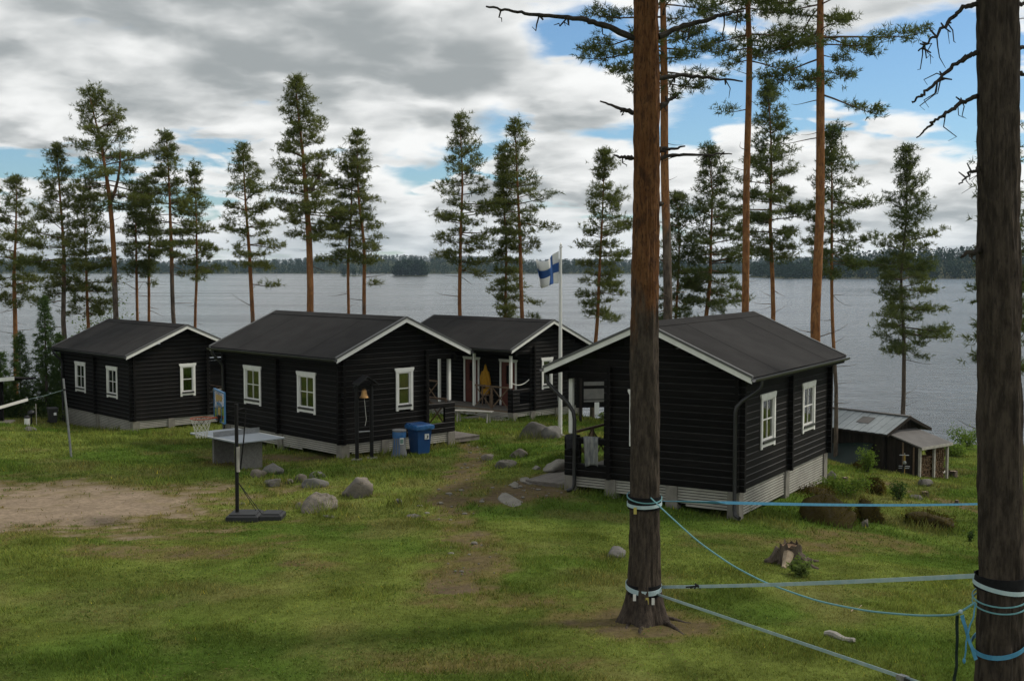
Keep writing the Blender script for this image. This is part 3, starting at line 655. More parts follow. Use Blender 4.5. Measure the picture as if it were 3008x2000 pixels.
def door(root, fc, a0, a1, z0, z1):
    mb = MB(); cw = 0.09
    fc.box(mb, (a0, a0 + cw), (0.052, 0.084), (z0, z1 - 0.12), 0.006); fc.box(mb, (a1 - cw, a1), (0.052, 0.084), (z0, z1 - 0.12), 0.006)
    fc.poly(mb, [(a0 - 0.004, z1 - 0.12), (a1 + 0.004, z1 - 0.12), (a1 + 0.05, z1 - 0.04), (a1 + 0.05, z1), (a0 - 0.05, z1), (a0 - 0.05, z1 - 0.04)], 0.052, 0.088)
    d = mb.build('door_casing', M['white'], root)
    b0, b1, c0, c1 = a0 + cw + 0.004, a1 - cw - 0.004, z0, z1 - 0.125; mb = MB(); m = (b0 + b1) / 2
    fc.box(mb, (b0, m - 0.16), (-0.01, 0.045), (c0, c1)); fc.box(mb, (m + 0.16, b1), (-0.01, 0.045), (c0, c1)); fc.box(mb, (m - 0.16, m + 0.16), (-0.01, 0.045), (c0, c0 + 0.95)); fc.box(mb, (m - 0.16, m + 0.16), (-0.01, 0.045), (c1 - 0.14, c1))
    dr = mb.build('door', M['door'], root)
    mb = MB(); fc.box(mb, (m - 0.158, m + 0.158), (0.012, 0.02), (c0 + 0.952, c1 - 0.142)); mb.build('pane', M['glass'], dr)
    mb = MB(); p = fc.p(b0 + 0.07, 0.05, c0 + 0.98); q = fc.p(b0 + 0.07, 0.10, c0 + 0.98); r = fc.p(b0 + 0.17, 0.10, c0 + 0.98); mb.tube([p, q, r], 0.011, 6); mb.build('handle', M['galv'], dr)
def skirting(root, fc, bays, depth):
    for (a0, a1, d0, d1) in bays:
        mb = MB(); n = max(2, int((min(d0, d1) - 0.02) / 0.066))
        for k in range(int((max(d0, d1) - 0.02) / 0.066)):
            zt = -0.012 - k * 0.066; lo = zt - 0.05
            # slats stop where the ground rises to meet them
            f0 = 0.0 if d0 >= -lo else 1 - max(0, (d1 + lo) / max(1e-3, d1 - d0)); f1 = 1.0 if d1 >= -lo else max(0, (d0 + lo) / max(1e-3, d0 - d1))
            if f1 - f0 < 0.08: continue
            fc.box(mb, (a0 + (a1 - a0) * f0, a0 + (a1 - a0) * f1), (-0.015, 0.005), (lo, zt), 0.006)
        if mb.V: tag(mb.build('skirting', M['slat'], root), kind='stuff')
        mb = MB(); fc.box(mb, (a0, a1), (-0.06, -0.045), (-min(d0, d1), -0.005)); mb.build('skirting_backing', M['logend'], root)
def cabin(i, label, pipes, porch_extra=None, win=True):
    (ox, oy), zb, a, sg = CAB[i]
    root = empty('log_cabin', (ox, oy, zb - BZ), a, label, 'cabin', 'black log cabins by the lake')
    u0, u1, v0, v1 = OG, RL - OG, OE, RW - OE; vr = 3.66                       # log outline; vr is the porch-side wall of the room
    ex = 0.17
    sw = [(1.63, 2.70, .80, 2.13), (4.83, 5.94, .80, 2.13)]; gw = (2.42, 3.16, .86, 2.23); DO = [(1.20, 2.21, .09, 2.12), (3.47, 4.46, .09, 2.12)]
    op = lambda w: (w[0] + 0.10, w[1] - 0.10, w[2] + 0.15, w[3] - 0.10)
    # walls: back, porch side, two gables, partition ends
    log_wall(root, sg, 'u', v0, u0 - ex, u1 + ex, [op(w) for w in sw])
    log_wall(root, sg, 'u', vr, u0 - ex, u1 + ex, [(d[0] + 0.08, d[1] - 0.08, 0.0, d[3] - 0.1) for d in DO], dz=0.0)
    for (uu, s) in ((u0, 1), (u1, -1)):
        log_wall(root, sg, 'v', uu, v0 - ex, vr + ex, [op(gw)], 0, NC - 2, dz=0.002)
        for k in range(NC - 2, NC + 8):                                        # gable top, logs shortened to the roof slope
            z = k * CH + 0.002; zt = z + CH + 0.04
            half = (RH + HB - 0.13 - zt) / (RH / (RW / 2)); 
            if half < 0.15: break
            lo, hi = max(v0 - ex, RW / 2 - half), min(v1 + 0.04, RW / 2 + half)
            put_log(root, sg, 'v', lo, hi, uu, z)
        # porch end: low log wall with a square opening beside the room, and its white post
        log_wall(root, sg, 'v', uu, vr + ex, v1, [(vr + ex, v1 - 0.42, 2.3 * CH, 4.7 * CH)], 0, 6, dz=0.002)
        log_wall(root, sg, 'u', v1 - 0.05 , uu + (0.055 if s > 0 else -0.26), uu + (0.26 if s > 0 else -0.055), (), 0, 6)
    for uu in (3.80,):
        for k in range(NC): put_log(root, sg, 'v', v0 - ex, v0 + 0.25, uu, k * CH + 0.004); put_log(root, sg, 'v', vr - 0.25, vr + ex, uu, k * CH + 0.004)
    # inside
    mb = MB(); mb.box((sg * (v0 + .06), sg * (vr - .06)), (u0 + .06, u1 - .06), (BZ - 0.03, BZ + 0.02)); mb.build('floor', M['inside'], root)
    mb = MB(); mb.box((sg * (v0 + .06), sg * (vr - .06)), (3.76, 3.84), (BZ + 0.02, BZ + 2.7)); mb.build('partition', M['inside'], root)
    fb = Face(sg, 'u', v0, -1); fp = Face(sg, 'u', vr, 1); fg0 = Face(sg, 'v', u0, -1); fg1 = Face(sg, 'v', u1, 1); ff = Face(sg, 'u', v1, 1)
    for w in sw: window(root, fb, *w, 2, 2)
    window(root, fg0, *gw, 1, 2, curtain=False); window(root, fg1, *gw, 1, 2, curtain=False)
    for d in DO: door(root, fp, *d)
    # roof
    k = RH / (RW / 2); roof = None
    for side in (0, 1):
        def sp(u, t, h):                                                       # t across slope 0 eave .. 1 ridge, h above deck
            v = t * RW / 2; v = v if side == 0 else RW - v
            return (sg * v, u, BZ + HB + RH * t + h)
        mb = MB(); V = [sp(0.02, 0, -0.012), sp(RL - 0.02, 0, -0.012), sp(RL - 0.02, 1, -0.012), sp(0.02, 1, -0.012), sp(0.02, 0, -0.10), sp(RL - 0.02, 0, -0.10), sp(RL - 0.02, 1, -0.10), sp(0.02, 1, -0.10)]
        mb.add(V, [(0, 1, 2, 3), (7, 6, 5, 4), (0, 4, 5, 1), (1, 5, 6, 2), (2, 6, 7, 3), (3, 7, 4, 0)]); rf = mb.build('roof', M['logend'], root)
        cuts = [0.0, 1.9, 3.85, 5.75, RL]
        for q in range(4):
            mb = MB(); s, e = cuts[q], cuts[q + 1] + (0.06 if q < 3 else 0); hq = 0.001 + 0.005 * (q % 2); tx = 0.99
            V = [sp(s, -0.012, hq - 0.012), sp(e, -0.012, hq - 0.012), sp(e, tx, hq), sp(s, tx, hq), sp(s, -0.012, hq + 0.008 - 0.012), sp(e, -0.012, hq + 0.008 - 0.012), sp(e, tx, hq + 0.008), sp(s, tx, hq + 0.008)]
            mb.add(V, [(3, 2, 1, 0), (4, 5, 6, 7), (0, 1, 5, 4), (1, 2, 6, 5), (2, 3, 7, 6), (3, 0, 4, 7)]); mb.build('felt_strip', M['felt'], rf)
        mb = MB(); V = [sp(0, .90, .018), sp(RL, .90, .018), sp(RL, 1.0, .018), sp(0, 1.0, .018), sp(0, .90, .027), sp(RL, .90, .027), sp(RL, 1.0, .027), sp(0, 1.0, .027)]
        mb.add(V, [(3, 2, 1, 0), (4, 5, 6, 7), (0, 1, 5, 4), (1, 2, 6, 5), (2, 3, 7, 6), (3, 0, 4, 7)]); mb.build('ridge_felt', M['felt'], rf)
        for (ue, d) in ((0, -1), (RL, 1)):
            mb = MB(); V = []
            for (t, hs) in ((-0.005, (-0.155, -0.03)), (1.0, (-0.155, -0.03))):
                for n_ in (0.0, 0.028):
                    for h in hs: V.append(sp(ue + d * n_, t, h))
            mb.add(V, [(0, 1, 5, 4), (2, 6, 7, 3), (0, 4, 6, 2), (1, 3, 7, 5), (0, 2, 3, 1), (4, 5, 7, 6)]); mb.build('bargeboard', M['white'], root)
            mb = MB(); V = []
            for t in (-0.012, 1.0):
                for n_ in (-0.05, 0.045):
                    for h in (-0.027, 0.036): V.append(sp(ue + d * n_, t, h))
            mb.add(V, [(0, 1, 5, 4), (2, 6, 7, 3), (0, 4, 6, 2), (1, 3, 7, 5), (0, 2, 3, 1), (4, 5, 7, 6)]); mb.build('roof_edging', M['edge'], root)
        ev = -0.0 if side == 0 else RW; dr = -1 if side == 0 else 1
        mb = MB(); mb.box((sg * (ev - dr * 0.03), sg * (ev - dr * 0.005)), (0.03, RL - 0.03), (BZ + HB - 0.20, BZ + HB - 0.035)); mb.build('fascia', M['log'], root)
        prof = [(ev + dr * (0.07 + 0.062 * math.cos(t)), BZ + HB - 0.05 + 0.075 * math.sin(t)) for t in np.linspace(math.pi, 2 * math.pi, 9)]
        prof += [(ev + dr * (0.07 + 0.054 * math.cos(t)), BZ + HB - 0.05 + 0.067 * math.sin(t)) for t in np.linspace(2 * math.pi, math.pi, 9)]
        mb = MB(); mb.prism([(sg * p[0], p[1]) for p in prof], 'y', -0.05, RL + 0.05); mb.build('gutter', M['dkmetal'], root, False)
    for (side, uu, un, dg, wv) in pipes:                                            # downpipes with a swan neck
        ev = -0.07 if side == 0 else RW + 0.07; zt = HB - 0.1; dn = max(.56, abs(ev - wv) * 1.25)
        pts = [(ev, uu, zt), (ev, uu, zt - 0.2 * dn), (ev * .92 + wv * .08, uu * .9 + un * .1, zt - 0.33 * dn), (ev * .7 + wv * .3, uu * .6 + un * .4, zt - 0.5 * dn), (ev * .25 + wv * .75, uu * .25 + un * .75, zt - 0.78 * dn), (ev * .05 + wv * .95, un, zt - dn), (wv, un, zt - 1.2 * dn), (wv, un, 0.6), (wv, un, -dg + 0.16), (wv + (-.03 if side == 0 else .03), un - .03, -dg + 0.05), (wv + (-.16 if side == 0 else .16), un - .10, -dg + 0.0)]
        mb = MB(); mb.tube([(sg * p[0], p[1], BZ + p[2]) for p in pts], 0.048, 10); mb.build('downpipe', M['dkmetal'], root, True)
    # porch
    n = 11; pw = (v1 - 0.02 - (vr + 0.06)) / n
    for q in range(n):
        mb = MB(); p0 = vr + 0.06 + q * pw; mb.box((sg * p0, sg * (p0 + pw - 0.008)), (u0 + 0.07, u1 - 0.07), (BZ + 0.045, BZ + 0.075)); mb.build('deck_board', M['deck'], root)
    mb = MB(); mb.box((sg * (v1 - 0.05), sg * (v1 - 0.005)), (u0 + 0.30, u1 - 0.30), (BZ - 0.14, BZ + 0.043)); mb.build('deck_joist', M['brownwood'], root)
    for (uu, z0) in ((0.50, 0.975), (2.68, 0.077), (4.88, 0.077), (RL - 0.50, 0.975)):
        mb = MB(); mb.box((sg * (v1 - 0.13), sg * (v1 - 0.03)), (uu - 0.05, uu + 0.05), (BZ + z0 + 0.05, BZ + 2.40), 0.008); po = mb.build('post', M['white'], root)
        mb = MB(); mb.box((sg * (v1 - 0.10), sg * (v1 - 0.06)), (uu - 0.02, uu + 0.02), (BZ + z0 - 0.0, BZ + z0 + 0.05)); mb.build('post_foot', M['galv'], po)
    mb = MB(); mb.box((sg * (v1 - 0.14), sg * (v1 - 0.02)), (u0 - ex, u1 + ex), (BZ + 2.402, BZ + 2.56)); mb.build('porch_beam', M['log'], root)
    for (r0, r1) in ((0.64, 2.61), (4.95, RL - 0.64)):
        mb = MB(); mb.box((sg * (v1 - 0.11), sg * (v1 - 0.05)), (r0 - .05, r1), (BZ + 1.0, BZ + 1.06), 0.006); mb.build('handrail', M['brownwood'], root)
        m = (r0 + r1) / 2; mb = MB(); mb.box((sg * (v1 - 0.12), sg * (v1 - 0.04)), (m - 0.035, m + 0.035), (BZ + 0.077, BZ + 0.998)); mb.build('rail_post', M['brownwood'], root)
        for (s, e) in ((r0, m - .04), (m + .04, r1)):
            for (za, zb_, vo) in ((0.13, 0.97, 0.090), (0.97, 0.13, 0.056)):
                mb = MB(); mb.tube([(sg * (v1 - vo), s + 0.02, BZ + za), (sg * (v1 - vo), e - 0.02, BZ + zb_)], 0.03, 4, True, (0.45, 1.0) if True else None); mb.build('cross_brace', M['brownwood'], root)
    # steps platform in front of the porch
    plz = -0.25; nb = 9; py0, py1 = 0.38, 2.30
    for q in range(nb):
        mb = MB(); p0 = v1 + 0.06 + q * 0.125; mb.box((sg * p0, sg * (p0 + 0.115)), (py0, py1), (BZ + plz - 0.035, BZ + plz)); mb.build('step_board', M['deck'], root)
    for (q0, q1) in ((py0 + .02, py0 + .06), (py1 - .06, py1 - .02)):
        mb = MB(); mb.box((sg * (v1 + 0.06), sg * (v1 + 0.06 + nb * 0.125)), (q0, q1), (BZ + plz - 0.16, BZ + plz - 0.037)); mb.build('step_bearer', M['deck'], root)
    # foundation pillars and skirting to the ground
    def gd(u, v): x, y = cabxy(i, u, v); return zb - g1(x, y)
    pus = [u0 + .10, 3.78, u1 - .10]; pvs = [v0 + .10, 2.05, 3.66, v1 - .14]
    for uu in pus:
        for vv in (pvs if uu != 3.78 else [v0 + .10, v1 - .14]):
            mb = MB(); d = gd(uu, vv) + 0.25; mb.box((sg * (vv - 0.145), sg * (vv + 0.145)), (uu - 0.145, uu + 0.145), (BZ - d, BZ - 0.004), 0.012); mb.build('pillar', M['concrete'], root)
    gap = 0.10
    for (f, uu) in ((fg0, u0), (fg1, u1)):
        skirting(root, f, [(pvs[q] + 0.146, pvs[q + 1] - 0.146, max(.14, gd(uu, pvs[q]) - gap), max(.14, gd(uu, pvs[q + 1]) - gap)) for q in range(3)], 0)
    g = 0.04 if i in (0, 3) else gap
    for (f, vv) in ((fb, v0), (ff, v1)):
        skirting(root, f, [(pus[q] + 0.146, pus[q + 1] - 0.146, max(.14, gd(pus[q], vv) - g), max(.14, gd(pus[q + 1], vv) - g)) for q in range(2)], 0)
    return root
C1 = cabin(0, 'black log cabin on the far left beside the dirt court', [(0, RL - .25, RL - OG - .02, 0.8, OE - .14)])
C2 = cabin(1, 'black log cabin in the centre behind the table tennis table, blue bin at its gable', [(0, RL - .25, RL - OG - .02, 0.5, OE - .14)])
C3 = cabin(2, 'black log cabin behind the bench and flagpole, its porch with red doors facing left', [])
C4 = cabin(3, 'nearest black log cabin on the right, behind the roped pine trunk', [(0, 0.45, 0.17, 0.55, OE + .02), (1, 0.2, 0.22, 0.36, 4.60)])
# low dark outbuilding nearer the shore, seen only between the two left cabins
bx_, by_ = at(640, 1060, 60).x, 60.0; bz_ = g1(bx_, by_)
ob = empty('outbuilding', (bx_, by_, bz_), R(40), 'dark boarded outbuilding glimpsed between the two left cabins', 'outbuilding'); hgt = at(640, 1032, 60).z - bz_
nb_ = int(hgt / .135)
for k in range(nb_):
    for (x0, x1, y0, y1) in ((-1.2, 1.2, -1.0, -.97), (-1.2, -1.17, -.96, 1.2), (1.17, 1.2, -.96, 1.2), (-1.2, 1.2, 1.21, 1.24)):
        mb = MB(); mb.box((x0, x1), (y0, y1), (-.3 + .135 * k, -.3 + .135 * k + .127), .012); mb.build('board', M['log'], ob)
mb = MB(); V = [(-1.4, -1.3, hgt - .12), (1.4, -1.3, hgt - .12), (1.4, 1.5, hgt + .02), (-1.4, 1.5, hgt + .02)]; V += [(a, b, c + .08) for (a, b, c) in V]; mb.add(V, [(3, 2, 1, 0), (4, 5, 6, 7), (0, 1, 5, 4), (1, 2, 6, 5), (2, 3, 7, 6), (3, 0, 4, 7)]); mb.build('roof', M['felt'], ob)
mb = MB(); mb.box((-1.2, 1.2), (-1.9, -1.84), (hgt - 1.75, hgt - 1.68)); mb.build('handrail', M['benchwood'], ob)
for xx in (-1.1, 0, 1.1): mb = MB(); mb.box((xx - .04, xx + .04), (-1.91, -1.83), (-.3, hgt - 1.752)); mb.build('rail_post', M['benchwood'], ob)
# ------------------------------------------------------------ trees
def needles(S, D, rs, k=11, ln=(0.12, 0.20), w=0.028, spread=0.85, var=None):
    n = len(S); D = D / np.linalg.norm(D, axis=1, keepdims=True)
    r = rs.normal(size=(n, k, 3)); r /= np.linalg.norm(r, axis=-1, keepdims=True)
    d = D[:, None, :] * 0.55 + r * spread; d /= np.linalg.norm(d, axis=-1, keepdims=True)
    b = S[:, None, :] + D[:, None, :] * (rs.random((n, k, 1)) - 0.4) * 0.16
    L = rs.uniform(ln[0], ln[1], (n, k, 1)); x = np.cross(d, rs.normal(size=(n, k, 3))); x /= np.linalg.norm(x, axis=-1, keepdims=True)
    V = np.stack([b - x * w / 2, b + x * w / 2 + d * L * 0.15, b + d * L], 2).reshape(-1, 3)
    if var is None: var = rs.random(n)
    vv = np.clip(var[:, None] * 0.7 + rs.random((n, k)) * 0.3, 0, 1)
    return V, np.repeat(vv.ravel(), 3)
def polyat(P, z):
    """point on a trunk polyline at height z"""
    Z = P[:, 2]; return np.array([np.interp(z, Z, P[:, 0]), np.interp(z, Z, P[:, 1]), z])
def tubeV(pts, rad, n):
    mb = MB(); mb.tube([Vector(p) for p in pts], list(rad), n, True); return mb
def trunk_mesh(name, P, Rr, n, rings, orange, mat, parent, root, extra=None):
    zs = np.linspace(P[0, 2], P[-1, 2], rings); ctr = np.array([polyat(P, z) for z in zs]); rr = np.interp(zs, P[:, 2], Rr)
    a = np.arange(n) * 2 * math.pi / n
    rad = rr[:, None] * (1 + 0.05 * np.sin(3 * a[None] + zs[:, None] * 1.3))
    if extra is not None: rad = extra(rad, a, zs)
    V = np.stack([ctr[:, 0:1] + rad * np.cos(a), ctr[:, 1:2] + rad * np.sin(a), np.repeat(zs[:, None], n, 1)], -1).reshape(-1, 3) - np.array(root)
    i = np.arange(rings * n).reshape(rings, n); j = np.roll(i, -1, 1)
    F = np.stack([i[:-1], j[:-1], j[1:], i[1:]], -1).reshape(-1, 4)
    og = np.repeat(np.clip((zs - orange[0]) / (orange[1] - orange[0] + 1e-6), 0, 1) * orange[2], n)
    me = npmesh(name, V, F, mat, True, {'orange': og}); return obj(name, me, parent)
def pine(label, d, pts, crown_y, hw, wpx=12, seed=0, orange=(0.0, 6.0, 1.0), nb=95, dead=8, mat='needles', top_hw=0.05, low=(), dens=1.0, name='pine_tree', group='pines along the shore', fork=None, bend=1.0):
    rs = np.random.default_rng(1000 + seed); s = d / FPX
    P = [np.array(at(px, py, d)) for (px, py) in pts]
    gzv = g1(P[0][0], d) - 0.15; lean = (P[1][0] - P[0][0]) / max(0.1, P[1][2] - P[0][2])
    if P[0][2] > gzv + 0.3: P = [np.array([P[0][0] - lean * (P[0][2] - gzv), d, gzv])] + P
    P = np.array(P); root = (P[0][0], d, gzv + 0.15); ztop = P[-1][2]; zc = at(0, crown_y, d).z; hwm = hw * s * 1.15
    wob = np.interp(np.linspace(0, 1, 14), np.linspace(0, 1, 6), np.r_[0, rs.normal(size=4) * 0.10 * bend, 0])
    zz = np.linspace(P[0, 2], ztop, 14); P = np.array([polyat(P, z) for z in zz]); P[:, 0] += wob * 0.6; P[:, 1] += np.roll(wob, 3) * np.r_[0, np.ones(13)]
    r0 = wpx * s / 2; zr = P[:, 2]; zmid = max(P[0, 2] + 1, zc)
    Rr = np.interp(zr, [P[0, 2], P[0, 2] + 1.2, zmid, ztop], [r0 * 1.35, r0 * 1.1, r0 * 0.85, 0.015])
    e = empty(name, root, 0, label, 'pine tree' if name == 'pine_tree' else 'tree', group)
    tr = trunk_mesh('trunk', P, Rr, 10, 40, (gzv + orange[0], gzv + orange[1], orange[2]), M['bark'], e, root)
    mbs = MB(); SS, DD, VV = [], [], []
    def clump(c, dr, n, rad, v):
        o = rs.normal(size=(n, 3)) * np.array([rad * 1.15, rad * 1.15, rad * 0.48]); SS.append(c + o)
        dd = dr * 0.6 + o / rad * 0.5 + np.array([0, 0, 0.55]) + rs.normal(size=(n, 3)) * 0.3; DD.append(dd); VV.append(np.clip(v + rs.normal(size=n) * 0.14, 0, 1))
    def branch(z, az, L, el, t, leafy=True, thick=1.0):
        p0 = polyat(P, z); h = np.array([math.cos(az), math.sin(az), 0]); side = np.array([-h[1], h[0], 0]); q = np.linspace(0, 1, 6)
        droop = 0.18 * (1 - t) * L; crook = rs.normal() * 0.10 * L
        pts_ = p0 + np.outer(q * L * math.cos(el), h) + np.outer(np.sin(q * 2.6) * crook, side)
        pts_[:, 2] += q * L * math.sin(el) - droop * q ** 2 + 0.16 * L * q ** 4
        rb = min(0.035, 0.010 + 0.010 * L) * thick; mbs.tube([Vector(p) for p in pts_ - np.array(root)], [rb, rb * .9, rb * .75, rb * .55, rb * .4, rb * .2], 4, False)
        if not leafy: return pts_
        v = 0.15 + 0.7 * rs.random(); nt = max(3, int(L * 4.6 * dens) + 1)
        for m in range(nt):
            f = 0.42 + 0.58 * (m + rs.random()) / nt; c = np.array([np.interp(f, q, pts_[:, k]) for k in range(3)])
            lat = (rs.random() - 0.5) * 1.3 * L * (1.12 - f) * 0.75; c2 = c + side * lat + h * abs(lat) * 0.45; c2[2] += rs.normal() * 0.05 + 0.05
            if abs(lat) > 0.18: mbs.tube([Vector(c - np.array(root)), Vector(c2 - np.array(root))], [rb * .35, rb * .2], 3, False)
            dr = h * 0.7 + side * np.sign(lat) * 0.5; clump(c2, dr, int(5 + 5 * rs.random()), 0.10 + 0.06 * rs.random(), v)
        return pts_
    ga = rs.random() * 6.28; hc = ztop - zc; pe, pm, az0, ab = rs.uniform(.62, 1.0), rs.uniform(.18, .48), rs.random() * 6.28, rs.uniform(.1, .35)
    nbb = int(nb * 0.74 * max(0.6, min(1.5, hc / 8.0)))
    nw = max(6, int(hc / 0.42)); ph = rs.random()
    for i in range(nbb):
        t = (i + rs.random()) / nbb; t = min((math.floor(t * nw + ph) - ph + rs.normal() * 0.13 + .3) / nw, 0.985); t = max(t, 0.0); z = zc + hc * t
        prof = ((1 - t) ** pe * (1 - top_hw) + top_hw) * (0.45 + 0.55 * min(1, t / pm)) * (1 + ab * math.cos(ga - az0)); L = hwm * prof * (0.55 + 0.80 * rs.random() ** 0.9); L = max(L, 0.16)
        ga += 2.4 + rs.normal() * 0.5; el = R(-8 + 58 * t ** 1.3 + rs.normal() * 9)
        branch(z, ga, L, el, t)
    clump(P[-1] - np.array([0, 0, 0.05]), np.array([0, 0, 1.0]), 9, 0.07, 0.6)
    for (bx, by, ang) in low:                                     # single leafy limbs low on the trunk: tip pixel
        tip = np.array(at(bx, by, d)); z0 = tip[2] + ang; p0 = polyat(P, z0); L = abs(tip[0] - p0[0]) * 1.05
        branch(z0, (0 if tip[0] > p0[0] else math.pi) + rs.normal() * 0.25, L, -math.atan2(ang * 0.6, L), 0.35)
    for k in range(dead):
        z = P[0, 2] + (zc - P[0, 2]) * (0.25 + 0.8 * rs.random()) if zc > P[0, 2] else zc
        branch(min(z, ztop - 1), rs.random() * 6.28, 0.35 + 1.1 * rs.random(), R(rs.normal() * 18 + 4), 0.3, False, 0.75)
    if fork:                                                       # second leader: from pixel to pixel
        a, b = np.array(at(*fork[0], d)), np.array(at(*fork[1], d)); q = np.linspace(0, 1, 6)
        mid = (a + b) / 2 + np.array([0.25 * np.sign(b[0] - a[0]), 0.2, -0.2]); pf = np.array([(1 - t) ** 2 * a + 2 * t * (1 - t) * mid + t * t * b for t in q])
        mbs.tube([Vector(p) for p in pf - np.array(root)], [r0 * .7, r0 * .6, r0 * .5, r0 * .38, r0 * .25, 0.02], 6, False)
    o_ = mbs.V; zz = np.array([v[2] for v in o_])
    me = npmesh('branches', o_, mbs.F, M['bark'], True, {'orange': np.full(len(o_), 0.42 * orange[2])}); tag(obj('branches', me, e), kind='stuff')
    S = np.concatenate(SS); D = np.concatenate(DD); V_ = np.concatenate(VV)
    Vn, var = needles(S - np.array(root), D, rs, 11, (0.12, 0.21), 0.028, 0.9, V_)
    obj('crown', npmesh('crown', Vn, np.arange(len(Vn)).reshape(-1, 3), M[mat], False, {'var': var}), e)
    return e, P
OR1, OR2, OR3 = (0.0, 2.5, 1.0), (5.0, 10.0, 1.0), (2.0, 7.0, 0.85)
pine('leftmost pine by the shore, orange trunk cut by the left picture edge', 62, [(44, 1085), (44, 800), (48, 515)], 890, 90, 14, 1, OR1, 100, 9, low=((100, 890, .3), (5, 880, .2)))
pine('tall pine with grey lower trunk, second from the left edge', 58, [(193, 1000), (185, 700), (172, 560), (165, 430)], 860, 98, 15, 2, OR2, 105, 12, low=((130, 850, .2), (110, 900, .3)))
pine('short-crowned pine with red trunk between two taller pines behind the far left cabin', 60, [(263, 965), (257, 750), (248, 555)], 920, 84, 11, 3, OR1, 95, 16, low=((190, 930, .2), (330, 900, .3)))
pine('tallest pine above the far left cabin, trunk forked into two leaders', 58, [(341, 935), (332, 700), (322, 585), (300, 440), (262, 278)], 610, 122, 16, 4, OR2, 115, 10, top_hw=.2, fork=((327, 590), (352, 420)), low=((420, 560, .5), (230, 620, .3)))
pine('thin pine with dense narrow crown, left of a close pair above the far left cabin', 61, [(406, 945), (402, 750), (398, 560)], 800, 62, 9, 5, OR1, 90, 8, 'needlesdark')
pine('thin pine with dense narrow crown, right of a close pair above the far left cabin', 61.6, [(441, 945), (435, 750), (430, 525)], 790, 58, 9, 6, OR1, 90, 8, 'needlesdark', low=((455, 835, .1),))
pine('tall pine with straight grey trunk behind the ridge of the far left cabin', 59, [(516, 950), (503, 700), (495, 560), (487, 395)], 740, 96, 13, 7, OR2, 110, 14)
pine('small pine with drooping right limbs at the right end of the far left cabin', 60, [(577, 960), (571, 750), (565, 488)], 815, 62, 9, 8, OR1, 95, 10, low=((650, 800, .3), (640, 740, .2)))
pine('pine with thin reddish trunk and open crown left of the biggest lakeside pine', 57, [(738, 945), (728, 740), (720, 590), (712, 433)], 775, 98, 13, 9, OR3, 105, 8, low=((815, 850, .25), (790, 790, .1)), dens=.85)
pine('biggest lakeside pine, thick pale orange trunk above the central cabin roof', 55, [(914, 925), (908, 700), (895, 470), (868, 233)], 700, 125, 21, 10, OR1, 130, 6, low=((815, 610, .3), (985, 680, .1)), fork=((905, 560), (950, 470)))
pine('slender pine with high thin stem, left of a pair above the central cabin ridge', 57, [(1024, 925), (1030, 700), (1036, 470)], 770, 60, 9, 11, OR1, 85, 10, low=((935, 770, .2),))
pine('pine with layered crown, right of a pair above the central cabin ridge', 56.5, [(1071, 925), (1062, 640), (1050, 393)], 770, 88, 12, 12, OR3, 105, 8, low=((1110, 840, .1),))
pine('lone pine with narrow crown between central cabin and porch cabin roofs', 56, [(1353, 930), (1355, 640), (1350, 343)], 790, 90, 12, 13, OR1, 105, 16, low=((1280, 760, .3),), dens=.95)
pine('dense low-branched pine, left of a pair beside the flagpole', 58, [(1487, 935), (1486, 700), (1478, 440)], 925, 52, 10, 14, OR1, 125, 4, low=((1440, 860, .2),))
pine('tall pine leaning left at the top, right of a pair beside the flagpole', 57, [(1538, 940), (1526, 700), (1516, 540), (1512, 358)], 730, 84, 12, 15, OR1, 100, 8, dens=.85, low=((1585, 895, .2), (1572, 935, .15), (1470, 915, .2)))
pine('pine with orange stem just right of the flagpole', 57, [(1749, 1005), (1757, 800), (1768, 600), (1776, 443)], 930, 92, 12, 16, OR1, 120, 8, low=((1840, 760, .3),), dens=.9)
pine('dark bushy pine behind the roped trunk', 56, [(1992, 950), (1992, 800), (1988, 570)], 930, 84, 10, 17, OR3, 115, 4, 'needlesdark')
pine('crooked dark pine with spreading crown above the nearest cabin roof', 55, [(2064, 950), (2078, 850), (2084, 700), (2092, 560), (2080, 433)], 900, 120, 14, 18, OR1, 125, 5, 'needlesdark', bend=2.0, low=((2190, 905, .4), (1990, 900, .4)))
pine('tall dark-topped pine with bare lower limbs above the nearest cabin ridge', 52, [(2270, 945), (2268, 700), (2262, 480), (2257, 243)], 760, 122, 14, 19, OR1, 120, 18, 'needlesdark', low=((2340, 690, .3),))
pine('slim pine with thin reddish stem behind the far corner of the nearest cabin', 50, [(2452, 1195), (2449, 900), (2446, 650), (2440, 372)], 800, 104, 11, 20, OR3, 115, 14, 'needlesdark', low=((2560, 620, .4), (2380, 690, .3)))
pine('dark-stemmed pine rising behind the metal-roofed shed', 53, [(2648, 1215), (2655, 900), (2661, 650), (2661, 438)], 1030, 125, 13, 21, (8, 14, .4), 125, 8, 'needlesdark', low=((2790, 1010, .5), (2580, 1000, .4), (2540, 790, .3)))
e24, P24 = pine('pine mostly hidden behind the right-hand roped trunk', 30, [(2938, 1500), (2938, 900), (2940, 380)], 1080, 110, 26, 22, (8, 14, .4), 120, 5, 'needlesdark')
TG = 'tall bare-stemmed pines behind the nearest cabin'
pine('tall bare orange pine stem close behind the left-hand roped trunk', 38, [(1955, 960), (1953, 600), (1950, 300), (1948, 0), (1945, -700)], 270, 215, 26, 23, OR2, 75, 18, 'needlesdark', low=((2110, 160, .2), (1790, 210, .3)), group=TG, dens=.9)
pine('slender tall orange pine stem rising behind the nearest cabin ridge', 41, [(2192, 925), (2192, 600), (2190, 300), (2190, 0), (2188, -650)], 180, 190, 21, 24, OR1, 70, 12, 'needlesdark', low=((2120, 330, .1), (2330, 150, .2)), group=TG, dens=.9)
